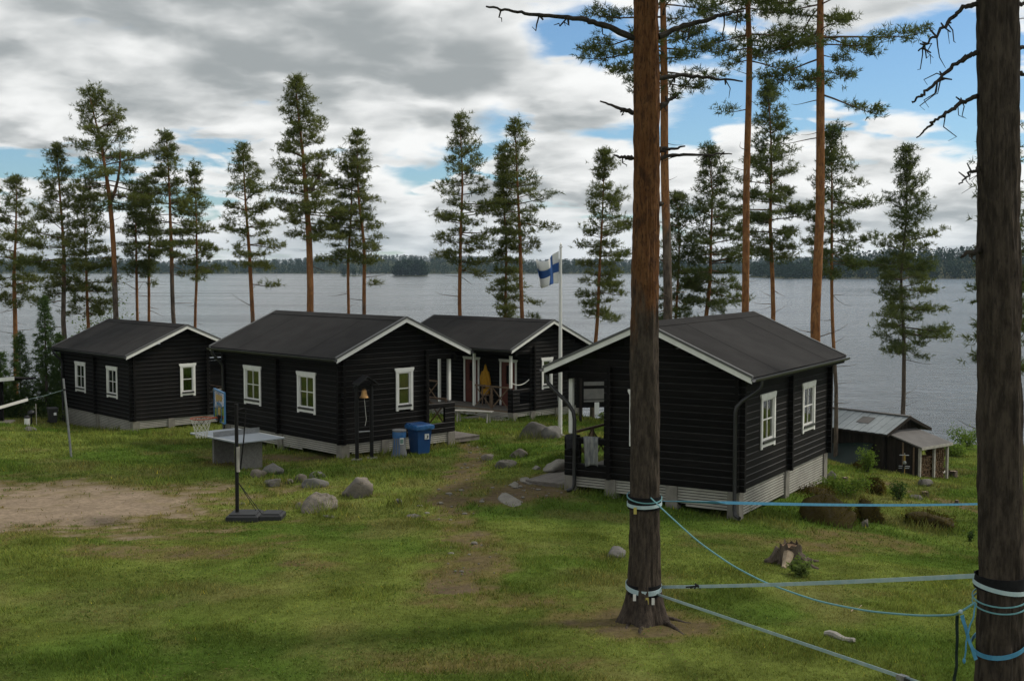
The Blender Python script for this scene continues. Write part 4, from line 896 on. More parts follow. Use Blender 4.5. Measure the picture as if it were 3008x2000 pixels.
pine('tall thick orange pine stem at the right slope of the nearest cabin', 38, [(2404, 1005), (2406, 600), (2409, 300), (2411, 0), (2413, -700)], 230, 250, 28, 25, OR1, 75, 9, 'needlesdark', low=((2690, 130, .2), (2590, 400, 1.3), (2330, 270, .1)), group=TG, dens=.95)

# the two big roped pines
def bark_extra(base_z, flare, seed):
    def f(rad, a, zs):
        A, Z = np.meshgrid(a, zs); c = np.cos(A) * 3.0; s_ = np.sin(A) * 3.0
        ridg = np.abs(fbm(c * 3.2 + s_ * 1.7 + 50, Z * 1.6 + s_ * 3.0 + seed, 4) - 0.5) * 2
        fl = flare * np.exp(-np.maximum(Z - base_z, -.1) / 0.30) * (0.45 + 0.8 * np.cos(2.5 * A + 1.0) ** 2)
        return rad + fl + (ridg - 0.35) * 0.046 + (fbm(A * 2 + seed, Z * 0.9, 3) - 0.5) * 0.02
    return f
def branch_part(e, root, pxs, d, r, rs, twigs=3):
    """a dead limb along photo pixels, depth wandering a little"""
    n = len(pxs); pts = [np.array(at(px, py, d + 0.12 * math.sin(1.7 * k + pxs[0][0]) * (k > 0))) for k, (px, py) in enumerate(pxs)]
    q = np.linspace(0, n - 1, 5 * n); F_ = np.array([np.interp(q, np.arange(n), [p[k] for p in pts]) for k in range(3)]).T
    L = np.linalg.norm(F_[-1] - F_[0]); F_[1:-1] += rs.normal(size=F_[1:-1].shape) * 0.008
    rad = np.linspace(r, r * 0.28, len(F_)) * (1 + 0.18 * rs.random(len(F_))); mb = MB(); mb.tube([Vector(p - np.array(root)) for p in F_], list(rad), 7)
    for k in range(twigs):
        j = int(len(F_) * (0.2 + 0.75 * rs.random())); j = min(j, len(F_) - 1); p = F_[j] - np.array(root); h = 0.10 + 0.35 * rs.random() * min(1, L)
        w = rs.normal(size=3) * np.array([0.5, 0.4, 0.3]); w[2] -= 0.75; w /= np.linalg.norm(w)
        t = [Vector(p), Vector(p + w * h * .4 + rs.normal(size=3) * .03), Vector(p + w * h * .75 + rs.normal(size=3) * .04), Vector(p + w * h)]; mb.tube(t, [r * .32, r * .26, r * .2, r * .1], 5)
        mb.tube([Vector(p), Vector(p + rs.normal(size=3) * .05)], [r * .5, r * .3], 5)
    mb.build('branch', M['stub'], e, True)
def big_pine(label, d, pts, widths, top, seed, orange, limbs, flare):
    rs = np.random.default_rng(seed); P = [np.array(at(px, py, d)) for (px, py) in pts]; gb = g1(P[0][0], d)
    P[0] = np.array([P[0][0], d, gb - 0.25]); P = np.array(P + [np.array([P[-1][0] + .1, d + .1, top])])
    Rr = np.r_[np.array(widths) * d / FPX / 2, 0.05]
    e = empty('roped_pine_tree', (P[0][0], d, gb), 0, label, 'pine tree', 'big pines with slackline straps'); root = (P[0][0], d, gb)
    zs_ = np.r_[P[:, 2]]
    trunk_mesh('trunk', P, Rr, 110, 620, (gb + orange[0], gb + orange[1], 1.0), M['barkfine' if seed == 61 else 'barkdark'], e, root, bark_extra(gb, flare, seed))
    for l in limbs: branch_part(e, root, l[0], d, l[1], rs, l[2])
    # high crown above the picture
    mbs = MB(); SS = []; DD = []; VV = []; zc = top - 7
    for i in range(70):
        t = i / 70; z = zc + (top - zc) * t; az = i * 2.4; L = 2.4 * (1 - t) ** .7 + .4; p0 = polyat(P, z); h = np.array([math.cos(az), math.sin(az), 0.15 + .6 * t])
        tip = p0 + h * L; mbs.tube([Vector(p0 - np.array(root)), Vector(tip - np.array(root))], [.03, .01], 4, False)
        for m in range(6):
            c = p0 + h * L * (.4 + .6 * rs.random()) + rs.normal(size=3) * .25; o = rs.normal(size=(8, 3)) * .14; SS.append(c + o); DD.append(h * .5 + o / .14 * .4 + np.array([0, 0, .5])); VV.append(np.full(8, rs.random()))
    obj('limbs', npmesh('limbs', mbs.V, mbs.F, M['bark'], True, {'orange': np.full(len(mbs.V), .5)}), e)
    Vn, var = needles(np.concatenate(SS) - np.array(root), np.concatenate(DD), rs, 9, (.14, .22), .03, .85, np.concatenate(VV))
    obj('crown', npmesh('crown', Vn, np.arange(len(Vn)).reshape(-1, 3), M['needlesdark'], False, {'var': var}), e)
    return e, P, Rr, root
D1, D2 = 17.5, 11.5
BT1, BP1, BR1, root1 = big_pine('large pine trunk standing in front of the nearest cabin, straps low on its stem', D1, [(1889, 1815), (1892, 1640), (1893, 1470), (1895, 860), (1898, 430), (1899, 0)], [92, 90, 87, 80, 75, 70], 23.5, 61, (3.0, 6.4), [
    ([(1862, 115), (1780, 78), (1720, 58), (1640, 50), (1560, 43), (1490, 30), (1428, 20)], .045, 5), ([(1935, 108), (2010, 76), (2090, 56), (2145, 40), (2185, 33)], .042, 3), ([(1858, 332), (1820, 318), (1763, 298)], .035, 1),
    ([(1928, 328), (1960, 300), (1988, 280)], .045, 1), ([(1935, 230), (2010, 222), (2100, 230), (2182, 240)], .034, 3), ([(1858, 462), (1830, 463), (1803, 455)], .035, 1), ([(1922, 462), (1945, 437), (1975, 440), (2012, 430)], .036, 2),
    ([(1930, 465), (2000, 454), (2080, 456), (2150, 453)], .028, 3), ([(1935, 600), (1950, 598)], .04, 0)], .17)
BT2, BP2, BR2, root2 = big_pine('large dark pine trunk at the right picture edge wrapped with blue straps', D2, [(2932, 2300), (2934, 2000), (2937, 1700), (2938, 1000), (2932, 500), (2927, 0)], [140, 134, 128, 118, 116, 114], 20.5, 62, (6.5, 13.0), [
    ([(2870, 12), (2835, 20), (2797, 55), (2770, 82), (2735, 120), (2698, 150)], .024, 6), ([(2870, 155), (2840, 167), (2790, 203), (2750, 245), (2715, 275), (2690, 292), (2682, 303)], .023, 5), ([(2872, 283), (2830, 300), (2780, 332), (2745, 355), (2720, 375), (2692, 405)], .022, 3),
    ([(2880, 495), (2845, 512), (2818, 543)], .018, 2), ([(2880, 733), (2842, 745), (2822, 757)], .03, 1), ([(2990, 138), (3050, 145)], .02, 0), ([(2990, 218), (3060, 230)], .02, 1), ([(2990, 16), (3020, 10)], .02, 1)], .12)
# surface roots of the left-hand roped pine
rs = np.random.default_rng(5)
for (pxs, r) in [([(1895, 1770), (1888, 1815), (1882, 1850)], .085), ([(1920, 1775), (1960, 1800), (2010, 1812), (2040, 1815)], .06), ([(1915, 1790), (1950, 1815), (1990, 1835), (2020, 1855)], .055), ([(1865, 1785), (1835, 1800), (1810, 1812)], .07), ([(1875, 1780), (1850, 1815), (1835, 1835)], .055)]:
    pts = []
    for k, (px, py) in enumerate(pxs):
        p = gnd(px, min(py + 12, 1990)); pts.append(Vector((p.x, p.y, p.z + (0.10 if k == 0 else 0.01 - 0.02 * k))) - Vector(root1))
    pts[0] = pts[0].lerp(Vector((0, 0, pts[0].z)), .25)
    q = [pts[0]] + [pts[k].lerp(pts[k + 1], f) + Vector(rs.normal(size=3) * .012) for k in range(len(pts) - 1) for f in (.33, .66, 1.0)]
    mb = MB(); mb.tube(q, list(np.linspace(r, r * .3, len(q))), 9); o = mb.build('root', M['barkfine'], BT1, True)
    o.data.attributes.new('orange', 'FLOAT', 'POINT').data.foreach_set('value', np.full(len(o.data.vertices), .22, np.float32))

# spruces and shrubs
def spruce(label, px, base_py, top_py, d, hw, seed, mat='spruce'):
    rs = np.random.default_rng(seed); s = d / FPX; b = at(px, base_py, d); x, y = b.x, d; z0 = g1(x, y); zt = at(px, top_py, d).z; Hh = zt - z0; root = np.array((x, y, z0))
    e = empty('spruce_tree', root, 0, label, 'spruce tree', 'young spruces on the left'); P = np.array([[x, y, z0 - .1], [x, y, zt]])
    trunk_mesh('trunk', P, [0.02 + Hh * .012, .01], 8, 12, (0, 1, 0), M['bark'], e, tuple(root))
    SS, DD, VV = [], [], []; nb = int(Hh * 26)
    for i in range(nb):
        t = (i + rs.random()) / nb; L = hw * s * (1 - t) ** .85 * (.65 + .45 * rs.random()) + .08; az = i * 2.4 + rs.normal() * .3; h = np.array([math.cos(az), math.sin(az), 0]); v = .1 + .6 * rs.random()
        for m in range(max(3, int(L * 12))):
            f = .15 + .85 * rs.random(); lat = (rs.random() - .5) * .55 * L * (1.1 - f); c = root + np.array([0, 0, Hh * (.03 + .97 * t) + .02]) + h * L * f + np.array([-h[1], h[0], 0]) * lat; c[2] += L * (.30 * t - .35 * f ** 1.5) + .10 * f ** 5
            SS.append(c + rs.normal(size=(3, 3)) * .05); DD.append(np.tile(h + np.array([0, 0, -.1]), (3, 1)) + rs.normal(size=(3, 3)) * .35); VV.append(np.full(3, v) + rs.normal(size=3) * .1)
    Vn, var = needles(np.concatenate(SS) - root, np.concatenate(DD), rs, 8, (.09, .17), .028, .55, np.concatenate(VV))
    obj('crown', npmesh('crown', Vn, np.arange(len(Vn)).reshape(-1, 3), M[mat], False, {'var': var}), e)
def shrub(label, p, rx, rz, seed, mat='leaves', leaf=.07, n=900, name='shrub', cat='shrub', group=None, stems=7):
    rs = np.random.default_rng(seed); root = np.array(p); e = empty(name, root, 0, label, cat, group)
    mb = MB(); tips = []
    for k in range(stems):
        a = rs.random() * 6.28; r = rx * (.3 + .6 * rs.random()); t = np.array([math.cos(a) * r, math.sin(a) * r, rz * (.6 + .6 * rs.random())]); m = t * .5 + rs.normal(size=3) * .06 * rx; tips.append(t)
        mb.tube([Vector((0, 0, -.03)), Vector(m), Vector(t)], [.012 + .008 * rz, .009, .004], 5)
    mb.build('stems', M['stub'], e)
    tips = np.array(tips); k = rs.integers(0, stems, n); f = rs.random(n)[:, None] ** .5; c = tips[k] * f + rs.normal(size=(n, 3)) * np.array([rx * .24, rx * .24, rz * .17]); c[:, 2] = np.abs(c[:, 2])
    d = rs.normal(size=(n, 3)); d[:, 2] = d[:, 2] * .6 + .2; d /= np.linalg.norm(d, axis=1, keepdims=True); x = np.cross(d, rs.normal(size=(n, 3))); x /= np.linalg.norm(x, axis=1, keepdims=True)
    L = leaf * (.7 + .7 * rs.random((n, 1))); V = np.stack([c - d * L * .5, c + x * L * .32, c + d * L * .6, c - x * L * .32], 1).reshape(-1, 3)
    var = np.repeat(np.clip(.15 + .6 * rs.random(stems)[k] + rs.normal(size=n) * .15, 0, 1), 4)
    obj('leaves', npmesh('leaves', V, np.arange(len(V)).reshape(-1, 4), M[mat], False, {'var': var}), e)
spruce('tallest young spruce standing left of the far left cabin', 138, 1200, 875, 53.5, 62, 201)
spruce('small bright spruce at the foot of the leftmost pine', 62, 1190, 985, 53, 55, 202)
spruce('middle-sized spruce half hidden by the far left cabin wall', 178, 1190, 985, 55.5, 48, 203)
spruce('little spruce at the very left picture edge', 4, 1180, 1040, 52, 44, 204)
for k, (px, py, rx, rz, d, mt, lb) in enumerate([(30, 1195, 1.0, 1.3, 54.0, 'leaves', 'leafy bush left of the tallest spruce behind the shelter'), (100, 1195, 1.1, 1.2, 54.2, 'leaves', 'leafy bush in front of the tallest spruce'), (165, 1190, .9, 1.1, 54.6, 'leaves', 'leafy bush against the far left cabin corner'),
        (65, 1200, .9, .8, 53.0, 'paleleaves', 'low pale bush behind the kettle grill'), (135, 1210, .8, .65, 53.0, 'paleleaves', 'low pale bush behind the black bin')]):
    x = at(px, py, d).x; shrub(lb, (x, d, g1(x, d) - .03), rx, rz, 300 + k, mt, .10, 2600, group='bushes on the left')
x = at(318, 900, 62).x; shrub('pale green birch sapling behind the far left cabin ridge', (x, 62, g1(x, 62)), 1.5, 5.6, 310, 'paleleaves', .11, 3000, 'birch_sapling', 'tree', None, 12)
p = gnd(2548, 1388); shrub('bright green bush in front of the green tarpaulin', p, .42, .72, 311, 'leaves', .06, 1500)
p = gnd(2480, 1452); shrub('low leafy raspberry patch beside the nearest cabin pillar', p, .7, .38, 312, 'leaves', .06, 1700, stems=10)
p = gnd(2640, 1470); shrub('small upright green seedling shrub behind the blue line', p, .22, .42, 313, 'spruce', .05, 700)
p = gnd(2350, 1690); shrub('pale fern tuft at the foot of the rooted stump', p, .22, .26, 314, 'paleleaves', .07, 350, 'fern', 'fern')
p = gnd(928, 1420); shrub('pale weed sprouting between the stones', p, .14, .26, 315, 'paleleaves', .06, 220, 'weed', 'plant')
p = gnd(1790, 1243); shrub('tall weeds behind the nearest cabin porch rail', p, .5, .4, 316, 'paleleaves', .08, 500, 'weeds', 'plant')
p = gnd(2850, 1590); shrub('tiny dark sprout on the slope left of the right trunk', p, .1, .2, 317, 'spruce', .05, 160, 'sprout', 'plant')
for k, (px, py, lb) in enumerate([(2840, 1305, 'willow bush on the shore left of the right trunk'), (2790, 1325, 'low reedy bush on the shore right of the woodshed')]):
    p = gnd(px, py + 12); shrub(lb, p, .9, .9 if k == 0 else .45, 330 + k, 'leaves', .09, 1500, group='bushes at the shoreline')
# ------------------------------------------------------------ rocks
import bmesh
_bm = bmesh.new(); bmesh.ops.create_icosphere(_bm, subdivisions=4, radius=1.0)
ICO_V = np.array([v.co[:] for v in _bm.verts]); ICO_F = np.array([[v.index for v in f.verts] for f in _bm.faces]); _bm.free()
def rock(label, px, py, wpx, hpx, mat, seed, group='stones in the grass', deep=.8, sink=.3, planes=11, name='stone', cat='stone', sharp=30, peak=0.0):
    rs = np.random.default_rng(seed); p = gnd(px, py - 0.25 * hpx if hpx < wpx * .5 else py - .12 * wpx); s = p.y / FPX; w, h = wpx * s, hpx * s * 1.02
    n = rs.normal(size=(planes, 3)); n /= np.linalg.norm(n, axis=1, keepdims=True); dk = .62 + .38 * rs.random(planes)
    c = ICO_V @ n.T; k = np.where(c > .05, dk / np.maximum(c, .05), 9.0); r = -np.log(np.exp(-sharp * np.minimum(k, 3)).sum(1)) / sharp; r = np.clip(r, .3, 1.3)
    V = ICO_V * r[:, None]; a = V[:, 0] * 2.2 + seed; b = V[:, 1] * 2.2 + V[:, 2] * 1.7
    V = V * (1 + (fbm(a + 30, b + 30, 4) - .5) * .20 + (fbm(a * 4 + 30, b * 4 + 30, 3) - .5) * .05)[:, None]
    V[:, 0] += peak * V[:, 2] * .5
    lo, hi = V.min(0), V.max(0); V = (V - (lo + hi) / 2) / (hi - lo)
    V *= np.array([w, w * deep, h / (1 - sink)]); V[:, 2] += h / (1 - sink) * (.5 - sink); 
    a = rs.random() * .6 - .3; ca, sa = math.cos(a), math.sin(a); V[:, :2] = V[:, :2] @ np.array([[ca, sa], [-sa, ca]])
    o = obj(name, npmesh(name, V, ICO_F, M[mat], True)); o.location = p - Vector((0, 0, 0.02)); tag(o, label, cat, group)
    if mat == 'rockmoss':
        ok = V[:, 2] > -.02; k = np.where(ok)[0]; k = rs.choice(k, min(len(k), 1500)); N_ = ICO_V[k] + np.array([0, 0, .5]); vr = sstep(fbm(V[k, 0] * 4 + seed, V[k, 2] * 4 + V[k, 1] * 3, 3), .3, .7)
        Vn, va = needles(V[k] + rs.normal(size=(len(k), 3)) * .02, N_, rs, 9, (.02, .05), .018, .8, vr)
        tag(obj('moss', npmesh('moss', Vn, np.arange(len(Vn)).reshape(-1, 3), M['moss'], False, {'var': va}), o), kind='stuff')
    return o
rock('small pale stone left of the dark one nearest the table tennis table', 760, 1408, 52, 28, 'rockpale', 1)
rock('rounded grey stone nearest the table tennis table', 803, 1399, 64, 34, 'rockgrey', 2)
rock('half-sunk mossy brown stone below the small pale stone', 800, 1432, 50, 24, 'rockdark', 3)
rock('round pinkish stone in the middle of the stone group', 885, 1420, 36, 27, 'rockpale', 4, sharp=8)
rock('little triangular stone touching the round pinkish one', 852, 1422, 26, 15, 'rockpale', 5)
rock('flat grey slab stone right of the round pinkish one', 926, 1434, 82, 27, 'rockgrey', 6, planes=9)
rock('low jagged stone behind the flat slab, weed beside it', 932, 1408, 52, 22, 'rockgrey', 7)
rock('big pointed pale boulder right of the stone group', 1052, 1470, 104, 60, 'rockpale', 8, 'boulders in the grass', peak=.35, name='boulder', cat='boulder')
rock('big pale boulder with slanting face in front of the stone group', 938, 1512, 112, 52, 'rockpale', 9, 'boulders in the grass', peak=.4, name='boulder', cat='boulder')
rock('small stone leaning on the left of the slanting boulder', 880, 1497, 26, 22, 'rockpale', 10)
rock('thin flat stone lying below the slanting boulder', 966, 1522, 42, 9, 'rockgrey', 11)
rock('small round stone right of the pointed boulder', 1172, 1483, 32, 18, 'rockgrey', 12)
rock('low mossy stone sunk in grass right of the slanting boulder', 1215, 1522, 48, 13, 'rockdark', 13)
rock('small white pebble-like stone beside the hoop base', 714, 1482, 14, 8, 'rockpale', 14)
rock('large dark boulder left of the flagpole foot', 1572, 1300, 100, 54, 'rockdark', 15, 'boulders in the grass', name='boulder', cat='boulder', planes=10)
rock('lighter rounded rock joined to the right of the dark boulder', 1622, 1296, 66, 38, 'rockgrey', 16, 'boulders in the grass', name='boulder', cat='boulder')
rock('two-toned stone below the dark boulder', 1524, 1350, 56, 30, 'rockpale', 17)
rock('small tan stone at the path edge below the bench', 1432, 1355, 42, 19, 'rockpale', 18)
rock('half-buried dark stone under a grass bank left of the nearest porch', 1486, 1378, 66, 24, 'rockdark', 19, deep=.6)
rock('low bare rock hump left of the nearest cabin porch', 1632, 1392, 96, 38, 'slab', 20, 'bedrock patches', deep=1.6, name='bedrock', cat='rock')
rock('small low rock left of the bare rock hump', 1575, 1380, 30, 12, 'slab', 21, 'bedrock patches', deep=1.4, name='bedrock', cat='rock')
rock('large flat pale rock slab in the path by the nearest cabin', 1500, 1470, 84, 12, 'slab', 22, 'bedrock patches', deep=2.4, sink=.6, name='bedrock', cat='rock', sharp=22)
rock('smaller flat rock slab behind the large flat one', 1508, 1424, 34, 6, 'slab', 23, 'bedrock patches', deep=2.2, sink=.6, name='bedrock', cat='rock')
rock('long flat rock slab nearest the porch step', 1548, 1412, 50, 6, 'slab', 24, 'bedrock patches', deep=2.0, sink=.6, name='bedrock', cat='rock')
rock('speckled grey stone at the left foot of the front roped pine', 1806, 1642, 66, 30, 'rockgrey', 25)
rock('huge moss-covered boulder right of the nearest cabin', 2430, 1552, 168, 78, 'rockmoss', 26, 'mossy boulders on the slope', deep=.75, name='boulder', cat='boulder', sharp=9)
rock('moss-topped boulder touching the huge mossy one on its right', 2558, 1540, 76, 66, 'rockmoss', 27, 'mossy boulders on the slope', name='boulder', cat='boulder', sharp=9)
rock('pale wedge stone in the gap between the two mossy boulders', 2540, 1548, 22, 24, 'rockpale', 28, 'mossy boulders on the slope')
rock('long mossy mound on the slope left of the right trunk', 2735, 1558, 140, 46, 'rockmoss', 29, 'mossy boulders on the slope', name='boulder', cat='boulder', sharp=8)
rock('round mossy boulder above the blue line', 2565, 1455, 56, 42, 'rockmoss', 30, 'mossy boulders on the slope', name='boulder', cat='boulder', sharp=9)
rock('leaning dark rock behind the far pillar of the nearest cabin', 2438, 1412, 42, 28, 'rockdark', 31)
rock('small pale stone on the slope beyond the raspberry patch', 2526, 1432, 22, 11, 'rockpale', 32)
rock('grey hump stone in front of the woodshed', 2720, 1432, 46, 22, 'rockdark', 33)
rock('dark low stone beside the fresh-cut stump', 2690, 1470, 40, 16, 'rockdark', 34)
rock('mossy hump left of the bright green bush', 2520, 1382, 44, 24, 'rockmoss', 35)
rock('dark mossy bank rock under the raspberry patch', 2400, 1462, 110, 26, 'rockmoss', 36, deep=.6)
rock('flat stone under the kettle grill', 88, 1268, 40, 14, 'rockdark', 37, deep=1.0)
rng2 = np.random.default_rng(77)
# ------------------------------------------------------------ stumps
def stump(label, px, py, wpx, hpx, seed, roots=0, mat='palewood'):
    rs = np.random.default_rng(seed); p = gnd(px, py - .1 * hpx); s = p.y / FPX; r, h = wpx * s / 2, hpx * s; e = empty('tree_stump', p, 0, label, 'stump', 'stumps on the slope')
    n = 26; a = np.arange(n) * 2 * math.pi / n; V = []; lob = 1 + .16 * np.sin(3 * a + seed) + .10 * rs.normal(size=n)
    for (f, z) in ((1.5, -.12), (1.22, .06 * h), (1.04, .3 * h), (.97, .65 * h), (.95, h)): V += [(math.cos(t) * r * f * l, math.sin(t) * r * f * l, z + (rs.normal() * (.11 if mat == 'firewood' else .03) * h if f == .95 else 0)) for t, l in zip(a, lob)]
    F = [(k * n + j, k * n + (j + 1) % n, (k + 1) * n + (j + 1) % n, (k + 1) * n + j) for k in range(4) for j in range(n)]
    me = npmesh('wood', V, F, M['bark'], True, {'orange': np.full(len(V), .12)}); obj('wood', me, e)
    mb = MB(); mb.lathe([(r * .93, h * .93), (r * .5, h * (.86 if mat == 'firewood' else .97)), (.01, h * (.82 if mat == 'firewood' else .95))], n); mb.build('cut_top', M[mat], e)
    return e, p, r, h
st, p, r, h = stump('old rotten stump with splayed pale roots between the straps', 2320, 1665, 62, 62, 41, mat='firewood')
for (ang, ln, rr, mt) in ((R(-115), .45, .085, 'palewood'), (R(-40), .45, .07, 'bark'), (R(175), .34, .13, 'bark'), (R(20), .5, .06, 'bark')):
    q = []
    for k in range(6):
        f = k / 5; x, y = math.cos(ang) * (r * .7 + ln * f), math.sin(ang) * (r * .7 + ln * f); q.append(Vector((x, y, g1(p.x + x, p.y + y) - p.z + (h * .62) * (1 - f) ** 2.2 + .0)))
    mb = MB(); mb.tube(q, list(np.linspace(rr * 1.3, rr * .4, 6)), 8); mb.build('root', M[mt], st, True)
stump('fresh-cut stump with bright top beside the lower path', 2716, 1462, 24, 18, 42)
stump('tiny red-brown stump on the lower path', 2811, 1478, 12, 9, 43)
stump('grey stump right of the woodshed', 2800, 1402, 24, 18, 44)
stump('small broken stump near the far pillar of the nearest cabin', 2482, 1418, 16, 16, 45)
def driftwood(label, a, b, r, mat, name, cat):
    p, q = gnd(*a), gnd(*b); mb = MB(); L = (q - p); pts = [Vector((0, 0, r * .6)) + Vector((L.x, L.y, L.z)) * f + Vector((0, 0, .02 * math.sin(f * 7))) for f in np.linspace(0, 1, 7)]
    mb.tube(pts, [r * .7, r, r * 1.05, r, r * .9, r * .8, r * .6], 8); o = mb.build(name, M[mat], None, True); o.location = p; tag(o, label, cat)
driftwood('pale log lying along the front of the woodshed', (2705, 1400), (2778, 1390), .10, 'benchwood', 'fallen_log', 'log')
driftwood('weathered root piece lying in the lawn below the sagging rope', (2424, 1868), (2510, 1888), .05, 'benchwood', 'root_piece', 'wood')
driftwood('thin pale twig lying in the lawn under the lower strap', (2500, 1797), (2530, 1782), .012, 'palewood', 'twig', 'twig')

# ------------------------------------------------------------ flagpole and flag
p = gnd(1646, 1282); s = p.y / FPX; top = at(1646, 728, p.y).z - p.z
e = empty('flagpole', p, 0, 'white flagpole rising beside the porch of the nearest cabin', 'flagpole')
mb = MB(); mb.tube([(0, 0, -.1), (0, 0, top * .5), (0, 0, top)], [.066, .056, .036], 16); mb.build('pole', M['flagpole'], e, True)
mb = MB(); mb.lathe([(.037, top), (.06, top + .02), (.06, top + .05), (.03, top + .07), (.04, top + .11), (.02, top + .16), (.003, top + .17)], 14); mb.build('finial', M['gold'], e, True)
mb = MB(); mb.lathe([(.17, -.05), (.17, .05), (.10, .08), (.095, .10)], 14); mb.build('foot', M['concrete'], e)
mb = MB(); mb.tube([(-.075, -.01, .2), (-.065, -.01, top * .5), (-.05, -.01, top)], .006, 5); mb.build('halyard', M['net'], e)
mb = MB(); mb.box((-.10, -.06), (-.02, .0), (1.25, 1.45)); mb.build('cleat', M['galv'], e)
zt = at(1640, 737, p.y).z; zb_ = at(1640, 832, p.y).z; fh = zt - zb_; fw = fh * 1.45; nu, nv = 54, 34
def flagpt(u, v):
    """cloth: hoist at u=0, blown left and folding over at the fly"""
    x = -.07 - u * fw * .47 - .10 * math.sin(u * 9 + v * 2.2) * u; y = -.25 * u + .24 * math.sin(u * 8.5 + v * 1.5) * (u ** .7) + .05 * math.sin(v * 9 + u * 4) * u
    z = zt - fh * (v * (1 - .13 * u)) - fh * .30 * u ** 1.15 + .08 * fh * math.sin(u * 7.5) * u - .10 * fh * (1 - v) * math.sin(u * 3.0)
    return (p.x + x, p.y + y, z)
fe = empty('flag', (p.x, p.y, zb_), 0, 'white flag with a blue cross flying from the flagpole', 'flag')
Vf = [tuple(np.array(flagpt(i / nu, j / nv)) - np.array((p.x, p.y, zb_))) for j in range(nv + 1) for i in range(nu + 1)]
blueF, whiteF = [], []
for j in range(nv):
    for i in range(nu):
        f = (j * (nu + 1) + i, j * (nu + 1) + i + 1, (j + 1) * (nu + 1) + i + 1, (j + 1) * (nu + 1) + i); u = (i + .5) / nu; v = (j + .5) / nv
        (blueF if (5 / 18 < u < 8 / 18 or 4 / 11 < v < 7 / 11) else whiteF).append(f)
def sub(F, name, mat):
    used = sorted({i for f in F for i in f}); mp = {k: n for n, k in enumerate(used)}; me = npmesh(name, [Vf[k] for k in used], [tuple(mp[i] for i in f) for f in F], mat, True); o = obj(name, me, fe)
    sm = o.modifiers.new('thickness', 'SOLIDIFY'); sm.thickness = .004; return o
sub(whiteF, 'cloth', M['flagwhite']); sub(blueF, 'cross', M['flagblue'])

# ------------------------------------------------------------ portable basketball hoop
dB = 26.0; pb = at(697, 1517, dB); zg = g1(pb.x, dB); e = empty('basketball_hoop', (pb.x, dB, zg), 0, 'portable basketball hoop with black pole beside the stone group', 'basketball hoop'); sB = dB / FPX
nrm = Vector((-.90, -.43, 0)).normalized(); tng = Vector((.43, -.90, 0))                 # board faces left
def loc(px, py, dd=dB): return at(px, py, dd) - Vector((pb.x, dB, zg))
tp = loc(694, 1186)
mb = MB(); mb.tube([(0, 0, .05), (tp.x * .5, 0, tp.z * .5), (tp.x, 0, tp.z)], .042, 12); mb.build('pole', M['blackpaint'], e, True)
mb = MB(); a0, a1 = loc(699, 1385), loc(698, 1312); mb.tube([(a0.x, -.0, a0.z), (a1.x, 0, a1.z)], .047, 12); mb.build('pole_sleeve', M['benchwood'], e, True)
for (x0, x1, y0, y1, nm) in ((-.18, .52, -.34, .36, 'base'), (.53, 1.02, -.26, .30, 'base')):
    mb = MB(); mb.box((x0, x1), (y0, y1), (.0, .16), .03); mb.box((x0 + .06, x1 - .06), (y0 + .06, y1 - .06), (.161, .185), .01); mb.build(nm, M['greyplastic'], e)
for (yy, x1) in ((-.22, .60), (.18, .38)):
    mb = MB(); mb.tube([(.02, 0, .86), (x1, yy, .17)], .008, 6); mb.build('brace', M['blackpaint'], e)
bc = loc(645, 1193); bw, bh = 1.06, .63
def bpt(t, n, z): q = bc + tng * t + nrm * n; return (q.x, q.y, bc.z + z)
def bbox(mb, t, n, z):
    V = [bpt(a, b, c) for c in z for (a, b) in ((t[0], n[0]), (t[1], n[0]), (t[1], n[1]), (t[0], n[1]))]
    mb.add(V, [(3, 2, 1, 0), (4, 5, 6, 7), (0, 1, 5, 4), (1, 2, 6, 5), (2, 3, 7, 6), (3, 0, 4, 7)])
mb = MB(); bbox(mb, (-bw / 2, bw / 2), (-.008, .008), (-bh / 2, bh / 2)); bo = mb.build('backboard', M['acrylic'], e)
mb = MB(); bbox(mb, (-bw / 2 - .012, bw / 2 + .012), (-.02, .02), (bh / 2 + .001, bh / 2 + .035)); bbox(mb, (-bw / 2 - .012, bw / 2 + .012), (-.02, .02), (-bh / 2 - .02, -bh / 2 - .001))
bbox(mb, (-bw / 2 - .015, -bw / 2 - .001), (-.02, .02), (-bh / 2, bh / 2)); bbox(mb, (bw / 2 + .001, bw / 2 + .015), (-.02, .02), (-bh / 2, bh / 2)); mb.build('board_frame', M['blueprint'], bo)
mb = MB(); bbox(mb, (-.24, .24), (.009, .012), (.02, .075)); bbox(mb, (-.24, -.20), (.009, .012), (-.26, .019)); bbox(mb, (.20, .24), (.009, .012), (-.26, .019)); bbox(mb, (-.24, .24), (.009, .012), (-.30, -.261)); mb.build('target_square', M['blueprint'], bo)
mb = MB(); bbox(mb, (-.34, .30), (.009, .0115), (.13, .245)); bbox(mb, (-.10, .12), (.009, .0115), (-.20, -.03)); bbox(mb, (-.30, -.12), (.009, .0112), (.085, .128)); mb.build('print', M['yellowprint'], bo)
rc = bc + nrm * .40 + Vector((0, 0, -.245)); rr = .228
mb = MB(); mb.tube([rc + Vector((math.cos(t) * rr, math.sin(t) * rr, 0)) for t in np.linspace(0, 2 * math.pi, 33)], .012, 7, False); mb.tube([rc - nrm * rr, rc - nrm * .39], .016, 6); mb.tube([rc - nrm * .20 + tng * .1, rc - nrm * .39 + tng * .06], .01, 5); mb.tube([rc - nrm * .20 - tng * .1, rc - nrm * .39 - tng * .06], .01, 5); mb.build('rim', M['orange'], e, True)
mb = MB(); bbox(mb, (-.09, .09), (.012, .06), (-.32, -.19)); mb.build('rim_bracket', M['blackpaint'], e)
mb = MB(); nn = 12
